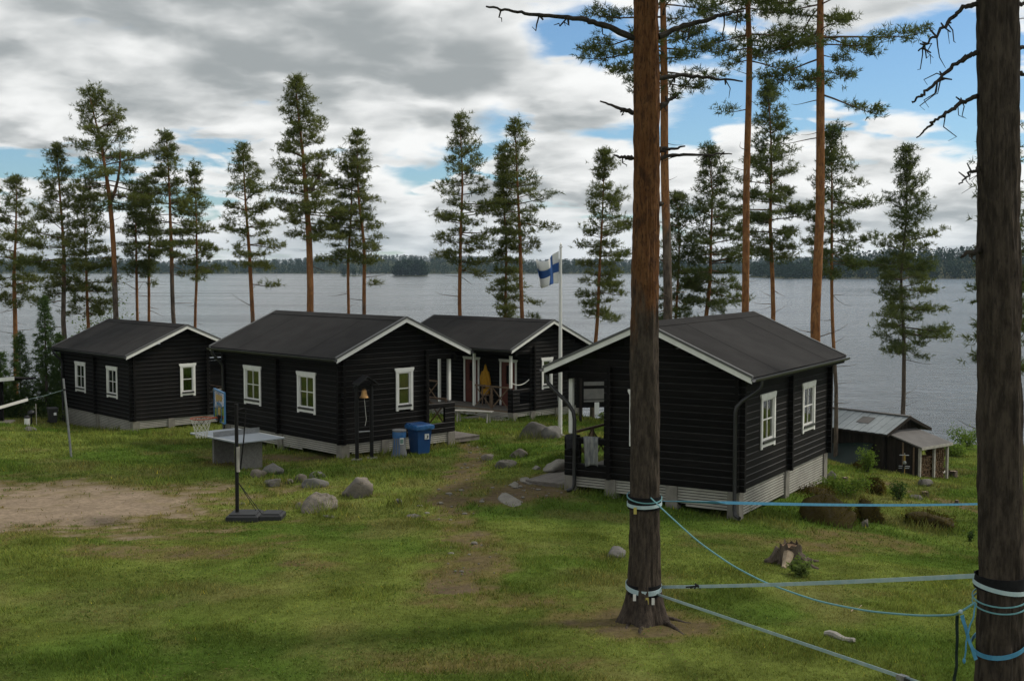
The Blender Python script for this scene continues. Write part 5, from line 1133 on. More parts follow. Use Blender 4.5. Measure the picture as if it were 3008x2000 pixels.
for k in range(nn):
    for sgn in (1, -1):
        pts = []
        for f in np.linspace(0, 1, 9):
            t = 2 * math.pi * k / nn + sgn * f * 1.55; rad = rr * (1 - .50 * f ** .8); pts.append(rc + Vector((math.cos(t) * rad, math.sin(t) * rad, -.42 * f)))
        mb.tube(pts, .005, 4, False)
mb.build('net', M['net'], e)
for (z, o1) in ((.10, .0), (-.16, .0)):
    mb = MB(); q0 = bc + Vector((0, 0, z)); q1 = Vector((tp.x, 0, tp.z - .05 + (z + .16) * .7 - .10)); mb.tube([q0 - nrm * .02, q1, q1 - nrm * (.18 if z < 0 else .02) + Vector((0, 0, .05 if z < 0 else .02))], .016, 6); mb.build('lift_arm', M['blackpaint'], e)
mb = MB(); q1 = loc(722, 1206); mb.tube([q1, loc(716, 1290), loc(706, 1378)], [.013, .016, .02], 7); mb.build('lift_strut', M['blackpaint'], e)

# ------------------------------------------------------------ table tennis table
ax = Vector((.727, .687, 0)); ay = Vector((-.687, .727, 0)); tx, ty = -8.07, 34.75; tz = g1(tx, ty)
e = empty('table_tennis_table', (tx, ty, tz), R(43.38), 'outdoor table tennis table with pale top beside the central cabin', 'table')
TH = 5.08 - tz if 5.08 - tz < .95 else .80
mb = MB(); mb.box((-.7625, .7625), (-1.37, 1.37), (TH - .045, TH), .008); mb.build('table_top', M['tabletop'], e)
mb = MB(); mb.box((-.56, .56), (-1.05, 1.05), (TH - .09, TH - .047)); mb.build('apron', M['tablebase'], e)
for yy in (-.78, .78):
    mb = MB(); mb.box((-.34, .34), (yy - .05, yy + .05), (-.08, TH - .092), .01); mb.build('leg', M['tablebase'], e)
mb = MB(); mb.box((-.76, .76), (-.006, .006), (TH + .002, TH + .155)); mb.build('net_plate', M['galv'], e)
for yy in (-1, 1):
    mb = MB(); mb.box((yy * .755, yy * .715), (-1.36, 1.36), (TH + .0005, TH + .0025)); mb.build('edge_line', M['white'], e)

# ------------------------------------------------------------ bell on its stand
pa, pc = gnd(1049, 1352), gnd(1092, 1347); e = empty('bell_stand', pa, 0, 'black post frame with a little roof and brass bell at the central cabin gable', 'bell stand')
q = pc - pa; q.z = 0; dr = q.normalized(); pr = Vector((-dr.y, dr.x, 0)); hB = 2.28
for k, o_ in enumerate((Vector((0, 0, 0)), pc - pa)):
    mb = MB(); mb.tube([o_ + Vector((0, 0, .0)), o_ + Vector((0, 0, hB - o_.z))], .058, 8); mb.build('post', M['blackpaint'], e)
    mb = MB(); mb.box((o_.x - .16, o_.x + .16), (o_.y - .13, o_.y + .13), (o_.z - .08, o_.z + .05), .02); mb.build('footing', M['concrete'], e)
for sd in (1, -1):
    mb = MB(); V = []
    for t in (-.28, .28):
        for (w, z) in ((0, .24), (sd * .33, .0)):
            for th in (0, .03): b = pr * t + dr * (w + q.length * .62); V.append((b.x, b.y, hB + z + th))
    mb.add(V, [(0, 1, 3, 2), (4, 6, 7, 5), (0, 4, 5, 1), (2, 3, 7, 6), (1, 5, 7, 3), (0, 2, 6, 4)]); mb.build('roof_board', M['dkmetal'], e)
mb = MB(); mb.tube([dr * -.1 + Vector((0, 0, hB - .06)), dr * (q.length + .1) + Vector((0, 0, hB - .06))], .05, 6); mb.build('beam', M['blackpaint'], e)
mb = MB(); mb.tube([dr * -.05 + Vector((0, 0, .86)), dr * (q.length + .05) + Vector((0, 0, .86))], .022, 6); mb.build('crossbar', M['galv'], e)
m = dr * (q.length * .52); mb = MB(); mb.lathe([(.015, -.10), (.05, -.12), (.075, -.16), (.085, -.24), (.105, -.32), (.15, -.375), (.145, -.385), (.02, -.37)], 18, (m.x, m.y, hB - .02)); bl = mb.build('bell', M['brass'], e, True)
mb = MB(); mb.tube([(m.x, m.y, hB - .40), (m.x + .03, m.y, hB - .75), (m.x + .06, m.y - .02, hB - 1.05), (m.x + .02, m.y - .02, hB - 1.25)], .007, 5); mb.build('rope', M['net'], e)

# ------------------------------------------------------------ bins
def wheelie_bin(label, px, py, hpx, rz, body, lidm, liner, sign, seed):
    p = gnd(px, py); s = p.y / FPX; h = hpx * s; e = empty('wheeled_bin', p, rz, label, 'bin'); w = h * .27; d = h * .30
    mb = MB(); V = []
    for (f, z, yo) in ((.74, .07, -.02), (.80, .10, 0), (1.0, .90, 0), (1.06, .905, 0), (1.06, .94, 0)): V += [(sx * w * f, sy * d * f + yo * h, z * h) for (sx, sy) in ((-1, -1), (1, -1), (1, 1), (-1, 1))]
    F = [(3, 2, 1, 0), (16, 17, 18, 19)] + [(k * 4 + j, k * 4 + (j + 1) % 4, k * 4 + 4 + (j + 1) % 4, k * 4 + 4 + j) for k in range(4) for j in range(4)]; mb.add(V, F); mb.build('body', M[body], e)
    mb = MB(); V = []
    for (f, z) in ((1.12, .942), (1.14, .955), (1.05, .995), (.5, 1.01)): V += [(sx * w * f, sy * d * f + .01 * h, z * h + (.02 * h if sy > 0 else 0)) for (sx, sy) in ((-1, -1), (1, -1), (1, 1), (-1, 1))]
    F = [(3, 2, 1, 0), (12, 13, 14, 15)] + [(k * 4 + j, k * 4 + (j + 1) % 4, k * 4 + 4 + (j + 1) % 4, k * 4 + 4 + j) for k in range(3) for j in range(4)]; mb.add(V, F); mb.build('lid', M[lidm], e)
    for sx in (-1, 1):
        mb = MB(); mb.tube([(sx * w * .82, d * .95, .09 * h), (sx * w * 1.02, d * .95, .09 * h)], .09 * h, 14); mb.build('wheel', M['blackplastic'], e)
    mb = MB(); mb.tube([(-w * .9, d * 1.22, .93 * h), (w * .9, d * 1.22, .93 * h)], .018 * h, 7); mb.build('handle', M[lidm], e)
    if liner:
        rs = np.random.default_rng(seed); n = 40; a = np.arange(n) * 2 * math.pi / n; V = []
        for (f, z0) in ((1.02, .985), (1.22, .95), (1.25, .88), (1.19, .82)):
            for t in a:
                c, s_ = math.cos(t), math.sin(t); k = 1 / max(abs(c), abs(s_)); V.append((c * k * w * f * (1 + rs.normal() * .02), s_ * k * d * f * (1 + rs.normal() * .02), (z0 + rs.normal() * .012) * h + .015 * h))
        F = [(k * n + j, k * n + (j + 1) % n, (k + 1) * n + (j + 1) % n, (k + 1) * n + j) for k in range(3) for j in range(n)] + [tuple(range(n))]; mb = MB(); mb.add(V, F); mb.build('liner', M[liner], e, True)
    if sign:
        z0, z1 = .52 * h, .70 * h; mb = MB(); yy = -d * .93; mb.box((w * .02, w * .62), (yy - .012, yy - .002), (z0, z1)); 
        if sign == 'white': mb.build('sticker', M['bluecut'], e); mb = MB(); mb.box((w * .36, w * .46), (yy - .016, yy - .013), (z0 + .02, z1 - .05)); mb.box((w * .30, w * .54), (yy - .016, yy - .013), (z1 - .10, z1 - .075)); mb.lathe([(.012, 0), (.012, .003)], 8, (w * .41, yy - .017, z1 - .035)); mb.box((w * .12, w * .26), (yy - .016, yy - .013), (z0 + .015, z0 + .045)); mb.build('figure_mark', M['signblack'], e)
        else: mb.build('sticker', M['bluecut'], e)
    return e
wheelie_bin('blue wheeled bin with blue liner at the central cabin gable', 1233, 1335, 92, R(38), 'blueplastic', 'blueplastic', 'bluebag', 'white', 5)
wheelie_bin('black wheeled bin on the grass left of the far left cabin', 155, 1243, 46, R(35), 'blackplastic', 'blackplastic', None, 'plain', 6)
p = gnd(1173, 1343); s = p.y / FPX; h = 82 * s; r = 20 * s; e = empty('round_bin', p, R(20), 'round grey bin with blue liner left of the blue wheeled bin', 'bin')
mb = MB(); mb.lathe([(r * 1.22, -.03), (r * 1.2, .06 * h), (r * 1.0, .3 * h), (r * .95, .8 * h), (r * .95, .88 * h)], 22); mb.build('body', M['greybin'], e, True)
mb = MB(); mb.lathe([(r * .99, .72 * h), (r * 1.03, .82 * h), (r * .98, .94 * h)], 22); mb.build('liner', M['bluebag'], e, True)
mb = MB(); mb.lathe([(r * 1.0, .945 * h), (r * 1.06, .95 * h), (r * 1.06, 1.0 * h), (r * .8, 1.01 * h)], 22); mb.build('lid', M['greybin'], e)
mb = MB(); 
for (a0, a1) in ((R(-100), R(-66)),):
    for k in range(4):
        t0, t1 = a0 + (a1 - a0) * k / 4, a0 + (a1 - a0) * (k + 1) / 4
        V = [(math.cos(t) * r * f, math.sin(t) * r * f, z) for f in (1.0, 1.03) for (t, z) in ((t0, .50 * h), (t1, .50 * h), (t1, .73 * h), (t0, .73 * h))]; mb.add(V, [(3, 2, 1, 0), (4, 5, 6, 7), (0, 1, 5, 4), (2, 3, 7, 6), (1, 2, 6, 5), (3, 0, 4, 7)])
mb.build('label_plate', M['bluecut'], e)
mb = MB()
for k in range(3):
    t0, t1 = R(-97) + R(28) * k / 3, R(-97) + R(28) * (k + 1) / 3
    V = [(math.cos(t) * r * f, math.sin(t) * r * f, z) for f in (1.031, 1.045) for (t, z) in ((t0, .53 * h), (t1, .53 * h), (t1, .69 * h), (t0, .69 * h))]; mb.add(V, [(3, 2, 1, 0), (4, 5, 6, 7), (0, 1, 5, 4), (2, 3, 7, 6), (1, 2, 6, 5), (3, 0, 4, 7)])
mb.build('label_print', M['signgreen'], e)
mb = MB()
for k in (0, 1, 2):
    t = R(-150 + 22 * k); mb.tube([(math.cos(t) * r * 1.17, math.sin(t) * r * 1.17, .08 * h), (math.cos(t) * r * .97, math.sin(t) * r * .97, .72 * h)], .012, 5)
mb.build('liner_straps', M['bluebag'], e)

# ------------------------------------------------------------ bench below the porch cabin
pL, pR_ = gnd(1338, 1238), gnd(1444, 1243); c = (pL + pR_) / 2; dv = pR_ - pL; ang = math.atan2(dv.y, dv.x); LB = dv.length * 1.06
e = empty('bench', c, ang, 'long grey wooden bench in front of the porch cabin', 'bench')
for k in range(2):
    mb = MB(); mb.box((-LB / 2, LB / 2), (-.17 + .175 * k, .0 + .17 * k), (.43, .475), .006); mb.build('seat_plank', M['benchwood'], e)
for xx in (-LB / 2 + .18, LB / 2 - .18):
    for sy in (-1, 1):
        mb = MB(); mb.tube([(xx, sy * .09, .428), (xx, sy * .21, -.05)], .035, 4); mb.build('leg', M['benchwood'], e)
for xx in (-.35, .15):
    mb = MB(); mb.box((xx - .03, xx + .03), (-.14, .14), (.385, .428)); mb.build('batten', M['brownwood'], e)

# ------------------------------------------------------------ things on the porches
def cabpt(i, u, v, z): x, y = cabxy(i, u, v); return Vector((x, y, CAB[i][1] + z))
q = cabpt(2, 3.02, 3.80, 0.09); e = empty('yellow_jacket', q, CAB[2][2], 'bright yellow rain jacket hanging beside the red porch door', 'jacket')
rs = np.random.default_rng(8); n = 22; prof = [(.02, 1.72), (.07, 1.62), (.10, 1.50), (.17, 1.38), (.20, 1.2), (.19, .95), (.20, .72), (.22, .5), (.15, .42)]; V = []
for (r, z) in prof: V += [(math.cos(t) * r * (1 + .18 * math.sin(4 * t + z * 5)) * .55, math.sin(t) * r * (1 + .12 * math.sin(5 * t)) * 1.0, z + .05 * math.sin(3 * t)) for t in np.linspace(0, 2 * math.pi, n, endpoint=False)]
F = [(k * n + j, k * n + (j + 1) % n, (k + 1) * n + (j + 1) % n, (k + 1) * n + j) for k in range(len(prof) - 1) for j in range(n)]; mb = MB(); mb.add(V, F); mb.build('body', M['yellowcloth'], e, True)
for sy in (-1, 1):
    mb = MB(); mb.tube([(0, sy * .13, 1.42), (-.02, sy * .24, 1.15), (.02, sy * .25, .85)], [.07, .065, .06], 8); mb.build('sleeve', M['yellowcloth'], e, True)
q = cabpt(2, 2.75, 3.92, 0.078); e = empty('porch_chair', q, CAB[2][2] + R(20), 'small brown wooden chair on the porch behind the bench', 'chair')
mb = MB(); mb.box((-.2, .2), (-.2, .2), (.42, .45), .006); mb.build('seat', M['brownwood'], e)
for sx in (-1, 1):
    for sy in (-1, 1): mb = MB(); mb.box((sx * .18 - .02, sx * .18 + .02), (sy * .18 - .02, sy * .18 + .02), (0, .418 if sy < 0 else .9)); mb.build('leg', M['brownwood'], e)
mb = MB(); mb.box((-.158, .158), (.165, .195), (.7, .88)); mb.build('backrest', M['brownwood'], e)
a, b = cabpt(2, .50, 4.80, 1.25), cabpt(2, .36, 3.85, 1.34); mb = MB(); pts = [a.lerp(b, f) + Vector((0, 0, -.16 * 4 * f * (1 - f))) - a for f in np.linspace(0, 1, 9)]; mb.tube(pts, .022, 7); o = mb.build('hanging_rope', M['net'], None, True); o.location = a; tag(o, 'pale rope slung across the porch end beside the flagpole', 'rope')
# cloths over the porch rail of the nearest cabin
def drape(label, i, u0, w, v, ztop, drop, mat, name, seed, along='v'):
    rs = np.random.default_rng(seed); nu, nv = 16, 16; V = []; o0 = cabpt(i, u0, v, ztop)
    for j in range(nv + 1):
        for k in range(nu + 1):
            f = k / nu; g = j / nv; s_ = (g * 2 - .45) * drop / 1.55; out = (-1 if s_ > 0 else 1) * .085; z = -abs(s_) if abs(s_) > .08 else .01
            fold = .025 * math.sin(f * 14 + seed) * min(1, abs(s_) * 3); zz = z - .05 * math.sin(f * 5 + seed) * abs(s_)
            V.append(tuple(cabpt(i, u0 + out * (1 if abs(s_) > .05 else s_ / -.05) + (-fold if s_ > 0 else fold), v - w / 2 + w * f * (1 - .12 * g), ztop + zz) - o0))
    F = [(j * (nu + 1) + k, j * (nu + 1) + k + 1, (j + 1) * (nu + 1) + k + 1, (j + 1) * (nu + 1) + k) for j in range(nv) for k in range(nu)]
    o = obj(name, npmesh(name, V, F, M[mat], True)); o.location = o0; sm = o.modifiers.new('thickness', 'SOLIDIFY'); sm.thickness = .008; tag(o, label, 'cloth')
drape('pale striped towel hanging over the porch wall of the nearest cabin', 3, OG, .42, 4.18, .99, .70, 'towel', 'towel', 3)
drape('dark cloth bundled over the porch corner of the nearest cabin', 3, OG, .34, 4.72, 1.0, .34, 'darkcloth', 'dark_cloth', 9)
# notice board behind the porch cabin
p = at(1742, 1228, 50.5); z = g1(p.x, 50.5); e = empty('notice_board', (p.x, 50.5, z), R(12), 'dark notice board with a grey panel seen through the nearest porch', 'notice board')
for xx in (-.55, .62): mb = MB(); mb.box((xx - .05, xx + .05), (-.05, .05), (-.1, 2.0)); mb.build('post', M['shedboard'], e)
mb = MB(); mb.box((-.75, .85), (-.03, .03), (.62, 1.95)); mb.build('panel', M['logend'], e)
mb = MB(); mb.box((-.42, .70), (-.05, -.032), (.98, 1.42)); mb.build('grey_sheet', M['greypaint'], e)
mb = MB(); mb.box((-.42, .70), (-.055, -.032), (.86, .94)); mb.build('ledge', M['greypaint'], e); mb = MB(); mb.box((-.42, .70), (-.05, -.032), (1.56, 1.72)); mb.build('header', M['greypaint'], e)
mb = MB(); mb.box((.05, .25), (-.07, -.035), (.32, .84)); mb.build('paper', M['bluecut'], e)

# ------------------------------------------------------------ left edge: shelter, grill, volleyball net
p = gnd(8, 1240); e = empty('open_shelter', p, R(8), 'dark shelter post and pale roof edge cut by the left picture edge', 'shelter'); s = p.y / FPX
zr = at(0, 1112, p.y).z - p.z
for (xx, yy) in ((-.02, 0), (-2.6, .2), (-1.2, 2.4), (-2.6, 2.5)):
    mb = MB(); mb.box((xx - .10, xx + .06), (yy - .08, yy + .08), (-.1, zr - .12 - .1 * yy), .01); mb.build('post', M['log'], e)
mb = MB(); V = [(.62, -.5, zr + .06), (.62, 3.0, zr - .30), (-3.4, 3.0, zr - .60), (-3.4, -.5, zr - .26)]; V += [(a, b, c + .07) for (a, b, c) in V]; mb.add(V, [(3, 2, 1, 0), (4, 5, 6, 7), (0, 1, 5, 4), (1, 2, 6, 5), (2, 3, 7, 6), (3, 0, 4, 7)]); mb.build('roof', M['felt'], e)
mb = MB(); V = [(.63, -.53, zr - .03), (-3.4, -.53, zr - .35), (-3.4, -.53, zr - .20), (.63, -.53, zr + .12)]; V += [(a, b + .025, c) for (a, b, c) in V]; mb.add(V, [(0, 1, 2, 3), (7, 6, 5, 4), (0, 4, 5, 1), (1, 5, 6, 2), (2, 6, 7, 3), (3, 7, 4, 0)]); mb.build('fascia', M['white'], e)
for k in range(8):
    mb = MB(); mb.box((-2.9, .42), (-.6 + .12 * k, -.49 + .12 * k), (-.02, .05)); mb.build('deck_board', M['deck'], e)
mb = MB(); mb.box((-2.9, .72), (-.95, -.62), (-.22, -.10)); mb.build('step', M['deck'], e)
p = gnd(80, 1250); s = p.y / FPX; e = empty('ash_bin', p, 0, 'small pale cylinder with dark cap left of the black wheeled bin', 'ash bin'); r = 8 * s; h = 30 * s
mb = MB(); mb.lathe([(r * 1.05, -.04), (r, .02), (r * .98, h * .74)], 14); mb.build('body', M['white'], e, True); mb = MB(); mb.lathe([(r * 1.05, h * .745), (r * 1.02, h * .9), (r * .6, h), (.01, h * 1.02)], 14); mb.build('cap', M['blackplastic'], e, True)
p = gnd(93, 1246); s = p.y / FPX; e = empty('kettle_grill', p, 0, 'small round black kettle grill on a stem by the pale cylinder', 'grill'); 
mb = MB(); mb.lathe([(.03, .38), (.12, .40), (.15, .46), (.15, .47)], 16); mb.build('bowl', M['dkmetal'], e, True); mb = MB(); mb.lathe([(.155, .472), (.14, .53), (.08, .575), (.01, .59)], 16); mb.build('lid', M['dkmetal'], e, True); mb = MB(); mb.tube([(0, 0, -.05), (0, 0, .38)], .03, 8); mb.build('stem', M['blackpaint'], e)
p = gnd(108, 1250); s = p.y / FPX; mb = MB(); mb.tube([(0, 0, -.1), (-.01, 0, 33 * s), (-.02, 0, 65 * s)], .016, 6); mb.tube([(-.015, 0, 54 * s), (-.10, 0, 53 * s)], .010, 5); o = mb.build('wooden_stake', M['benchwood']); o.location = p; tag(o, 'thin grey stake between the grill and the black bin', 'stake')
p = gnd(210, 1343); tp = at(186, 1112, p.y); e = empty('volleyball_post', p, 0, 'leaning grey metal volleyball post at the edge of the dirt court', 'post')
mb = MB(); v = tp - p; mb.tube([Vector((0, 0, -.1)), v * .5, v], [.036, .036, .03], 10); mb.build('pole', M['galv'], e, True)
mb = MB(); k = v * .86; mb.lathe([(.045, -.03), (.045, .03)], 10, (k.x, k.y, k.z)); mb.build('clamp', M['blackplastic'], e)
a = p + v * .86; nb_ = at(82, 1173, p.y - 1.0); nl = at(-260, 1268, p.y - 4.2); e = empty('volleyball_net', nb_, 0, 'white top tape of the volleyball net at the left edge', 'net')
mb = MB(); mb.ribbon([(0, 0, 0), tuple((nl - nb_) * .5 + Vector((0, 0, -.02))), tuple(nl - nb_)], .085, .008, (0, 0, 1)); mb.build('top_tape', M['net'], e)
mb = MB(); mb.tube([(0, 0, 0), tuple((a - nb_) * .5 - Vector((0, 0, .02))), tuple(a - nb_)], .006, 5); mb.build('cord', M['signgreen'], e)

# ------------------------------------------------------------ shed, woodshed and tarpaulin by the shore
sa = R(38); Sx = Vector((math.cos(sa), math.sin(sa), 0)); Sy = Vector((-math.sin(sa), math.cos(sa), 0))   # Sx along the gable, Sy along the ridge
eE = at(2606, 1277, 48.5); sb = g1(eE.x, 48.5) ; e = empty('metal_roofed_shed', (eE.x, 48.5, sb), sa, 'low dark shed with grey-blue metal roof by the shore', 'shed')
ez = eE.z - sb; SW, SL, SHr = 3.15, 6.4, .62; ov = .28
for sd in (0, 1):
    x0, x1 = (0, SW / 2) if sd == 0 else (SW, SW / 2)
    nr = 32 if sd == 0 else 12
    for k in range(nr if sd == 0 else 1):
        mb = MB(); y0, y1 = (SL * k / nr, SL * (k + 1) / nr - .012) if sd == 0 else (0, SL); wv = .012 if k % 2 else 0
        V = [(x0, y0, ez + wv), (x0, y1, ez + wv), (x1, y1, ez + SHr + wv), (x1, y0, ez + SHr + wv)]; V += [(a_, b_, c_ + .02) for (a_, b_, c_) in V]; mb.add(V, [(3, 2, 1, 0), (4, 5, 6, 7), (0, 1, 5, 4), (1, 2, 6, 5), (2, 3, 7, 6), (3, 0, 4, 7)]); mb.build('roof_sheet', M['roofmetal'], e)
    mb = MB(); V = [(x0, 0, ez - .03), (x0, SL, ez - .03), (x1, SL, ez + SHr - .03), (x1, 0, ez + SHr - .03)]; V += [(a_, b_, c_ - .06) for (a_, b_, c_) in V]; mb.add(V, [(0, 1, 2, 3), (7, 6, 5, 4), (0, 4, 5, 1), (1, 5, 6, 2), (2, 6, 7, 3), (3, 7, 4, 0)]); mb.build('roof_deck', M['shedboard'], e)
    mb = MB(); V = [(x0, -.03, ez - .10), (x1, -.03, ez + SHr - .10), (x1, -.03, ez + SHr + .03), (x0, -.03, ez + .03)]; V += [(a_, b_ + .025, c_) for (a_, b_, c_) in V]; mb.add(V, [(0, 1, 2, 3), (7, 6, 5, 4), (0, 4, 5, 1), (1, 5, 6, 2), (2, 6, 7, 3), (3, 7, 4, 0)]); mb.build('bargeboard', M['shedboard'], e)
mb = MB(); mb.box((SW / 2 - .12, SW / 2 + .12), (0, SL), (ez + SHr + .015, ez + SHr + .05)); mb.build('ridge_cap', M['oldfelt'], e)
mb = MB(); y0 = 1.35; fz = lambda x: ez + SHr * x / (SW / 2) + .036; V = [(.62, y0, fz(.62)), (.62, y0 + .62, fz(.62)), (1.12, y0 + .62, fz(1.12)), (1.12, y0, fz(1.12))]; V += [(a_, b_, c_ + .012) for (a_, b_, c_) in V]; mb.add(V, [(3, 2, 1, 0), (4, 5, 6, 7), (0, 1, 5, 4), (1, 2, 6, 5), (2, 3, 7, 6), (3, 0, 4, 7)]); mb.build('roof_patch', M['oldfelt'], e)
nbd = 40
for k in range(nbd):
    mb = MB(); y0 = .35 + (SL - .6) * k / nbd; mb.box((.30 - .012 * (k % 2), .34), (y0, y0 + (SL - .6) / nbd - .01), (-.6, ez - .02)); mb.build('wall_board', M['shedboard'], e)
for k in range(20):
    mb = MB(); x0 = .35 + (SW - .7) * k / 20; xm = x0 + .06; top = ez + SHr * (1 - abs(xm - SW / 2) / (SW / 2)) - .1; mb.box((x0, x0 + (SW - .7) / 20 - .01), (.30 - .012 * (k % 2), .34), (-.5, top)); mb.build('wall_board', M['shedboard'], e)
mb = MB(); mb.box((.36, SW - .36), (SL - .35, SL - .31), (-.5, ez)); mb.box((SW - .36, SW - .32), (.36, SL - .36), (-.5, ez)); mb.build('back_wall', M['shedboard'], e)
# lean-to woodshed on the gable: x along gable, y outwards is negative
we = empty('woodshed', (eE.x + Sx.x * .35, 48.5 + Sx.y * .35, sb), sa, 'lean-to woodshed with grey felt roof and stacked firewood', 'woodshed'); Lw, Dw = 2.10, 1.45; zh, zl = ez + .02, ez - .42
mb = MB(); V = [(-.12, .28, zh), (Lw, .28, zh), (Lw, -Dw, zl), (-.12, -Dw, zl)]; V += [(a_, b_, c_ + .05) for (a_, b_, c_) in V]; mb.add(V, [(3, 2, 1, 0)[::-1], (4, 5, 6, 7)[::-1], (0, 1, 5, 4), (1, 2, 6, 5), (2, 3, 7, 6), (3, 0, 4, 7)]); mb.build('roof', M['oldfelt'], we)
mb = MB(); mb.box((-.12, Lw), (-Dw - .025, -Dw - .002), (zl - .06, zl + .05)); mb.build('fascia', M['benchwood'], we)
for xx in (0.0, 1.0, 1.95):
    mb = MB(); mb.box((xx - .045, xx + .045), (-Dw + .10, -Dw + .19), (-.9, zl - .01)); mb.build('post', M['benchwood'], we)
for k in range(12):
    y0 = .2 - (Dw + .02) * k / 12; mb = MB(); mb.box((-.02, .01 + .01 * (k % 2)), (y0 - (Dw + .02) / 12 + .012, y0), (-.8, zh - .42 * (.28 - y0) / Dw * 1.0 - .06)); mb.build('side_board', M['shedboard'], we)
for yy in (-.55, -1.05):
    mb = MB(); mb.box((-.055, -.022), (yy - .03, yy + .03), (-.5, zh - .42 * (.28 - yy) / Dw - .05)); mb.build('batten', M['brownwood'], we)
mb = MB(); mb.box((.05, .95), (-Dw + .14, -Dw + .17), (-.85, -.36)); mb.box((1.05, 1.9), (-Dw + .14, -Dw + .17), (-.85, -.36)); mb.build('front_boards', M['shedboard'], we)
rs = np.random.default_rng(12); mb = MB()
for (x0, x1, lo, hi) in ((.06, .94, -.36, zl - .42), (1.06, 1.9, -.36, zl - .06)):
    z = lo; row = 0
    while z < hi:
        x = x0 + .05 * (row % 2)
        while x < x1:
            r = .035 + .025 * rs.random(); k = rs.integers(3, 6); a0 = rs.random() * 6; pl = [(x + math.cos(a0 + 2 * math.pi * j / k) * r, z + math.sin(a0 + 2 * math.pi * j / k) * r) for j in range(k)]
            yy = -Dw + .20 + .05 * rs.random(); mb.prism(pl, 'y', yy, yy + .35); x += r * 1.85
        z += .085; row += 1
o = mb.build('firewood', M['firewood'], we); tag(o, kind='stuff')
# tarpaulin over a pile against the long wall
te = None; nu, nv = 40, 22; V = []
for j in range(nv + 1):
    for i in range(nu + 1):
        f, g = i / nu, j / nv; y = .8 + 5.0 * f; ho = ez - .42 - .25 * math.sin(f * 3) ** 2; w = .22 - 1.35 * g ** 1.1 * (.75 + .4 * math.sin(f * 2.6 + .4)) ; z = ho * (1 - g ** 1.5) + (-.35) * g - .05
        crease = .05 * math.sin(f * 23 + g * 9) * g + .04 * math.sin(f * 41 - g * 14) * g; V.append((w + crease, y, max(z + crease * .6, -.55)))
F = [(j * (nu + 1) + i, j * (nu + 1) + i + 1, (j + 1) * (nu + 1) + i + 1, (j + 1) * (nu + 1) + i) for j in range(nv) for i in range(nu)]
o = obj('tarpaulin', npmesh('tarpaulin', V, F, M['tarp'], True)); o.location = (eE.x, 48.5, sb); o.rotation_euler = (0, 0, sa); tag(o, 'dark green tarpaulin draped along the shed wall', 'tarpaulin')
# crossbar post in front of the shed
p = gnd(2655, 1397); e = empty('crossbar_post', p, 0, 'yellow post with thin crossbars standing in front of the woodshed', 'post'); s = p.y / FPX
mb = MB(); mb.tube([(0, 0, -.1), (.015, 0, 62 * s)], .035, 7); mb.build('pole', M['yellowprint'], e); mb = MB(); mb.tube([(-14 * s, 0, 62 * s), (14 * s, 0, 61 * s)], .018, 6); mb.tube([(.012, 0, 60 * s), (.012, 0, 68 * s)], .02, 6); mb.build('top_bar', M['galv'], e)
mb = MB(); mb.tube([(-17 * s, -.05, 30 * s), (16 * s, -.05, 28 * s)], .018, 6); mb.tube([(-17 * s, -.05, 24 * s), (14 * s, -.05, 23 * s)], .018, 6); mb.build('lower_bars', M['galv'], e); mb = MB(); mb.tube([(-8 * s, -.1, -.12), (-4 * s, -.06, 20 * s), (0, -.05, 42 * s)], .05, 7); mb.build('dark_prop', M['blackpaint'], e); mb = MB(); mb.lathe([(.01, -.07), (.06, -.05), (.075, 0), (.05, .06), (.01, .07)], 12, (0, -.06, 40 * s)); mb.build('knob', M['galv'], e, True)
# ------------------------------------------------------------ slackline straps and ropes
def trunk_at(P, Rr, z): c = polyat(P, z); return Vector(c), float(np.interp(z, P[:, 2], Rr))
def wrap(P, Rr, z, h, mat, tilt=(0, 0), off=.012, name='wrap', parent=None, n=40, th=.012, root=(0, 0, 0)):
    """band round a trunk"""
    mb = MB(); V = []; F = []; rootv = Vector(root)
    for k in range(n):
        t = 2 * math.pi * k / n; zz = z + tilt[0] * math.cos(t) + tilt[1] * math.sin(t); c, r = trunk_at(P, Rr, zz); r = r + .018
        for (dr, dz) in ((off, -h / 2), (off + th, -h / 2), (off + th, h / 2), (off, h / 2)):
            q = Vector((c.x + math.cos(t) * (r + dr), c.y + math.sin(t) * (r + dr), zz + dz)) - rootv; V.append(tuple(q))
    for k in range(n):
        a, b = k * 4, ((k + 1) % n) * 4
        for j in range(4): F.append((a + j, a + (j + 1) % 4, b + (j + 1) % 4, b + j))
    mb.add(V, F); return mb.build(name, M[mat], parent)
def band(label, P, Rr, z, d, parts, name='tree_strap'):
    c, r = trunk_at(P, Rr, z); e = empty(name, (c.x, c.y, z), 0, label, 'strap', 'straps round the roped pines'); root = (c.x, c.y, z)
    for (nm, dz, h, mat, tilt, off, th) in parts: wrap(P, Rr, z + dz, h, mat, tilt, off, nm, e, 40, th, root)
    return e, c, r
zU = at(1893, 1473, D1).z; zL = at(1893, 1722, D1).z; zS = at(2937, 1712, D2).z
eU, cU, rU = band('upper black sleeve and blue strap round the front roped pine', BP1, BR1, zU, D1, [('sleeve', 0, .19, 'blackfelt', (0, 0), .0, .012), ('webbing', -.02, .05, 'strapgrey', (.01, .02), .016, .008), ('cord', .075, .015, 'ropeteal', (-.01, .05), .016, .012)])
eL, cL, rL = band('lower black sleeve and grey-blue strap near the foot of the front roped pine', BP1, BR1, zL, D1, [('sleeve', -.03, .17, 'blackfelt', (0, 0), .0, .012), ('webbing', .01, .07, 'strapgrey', (-.01, .05), .018, .008)])
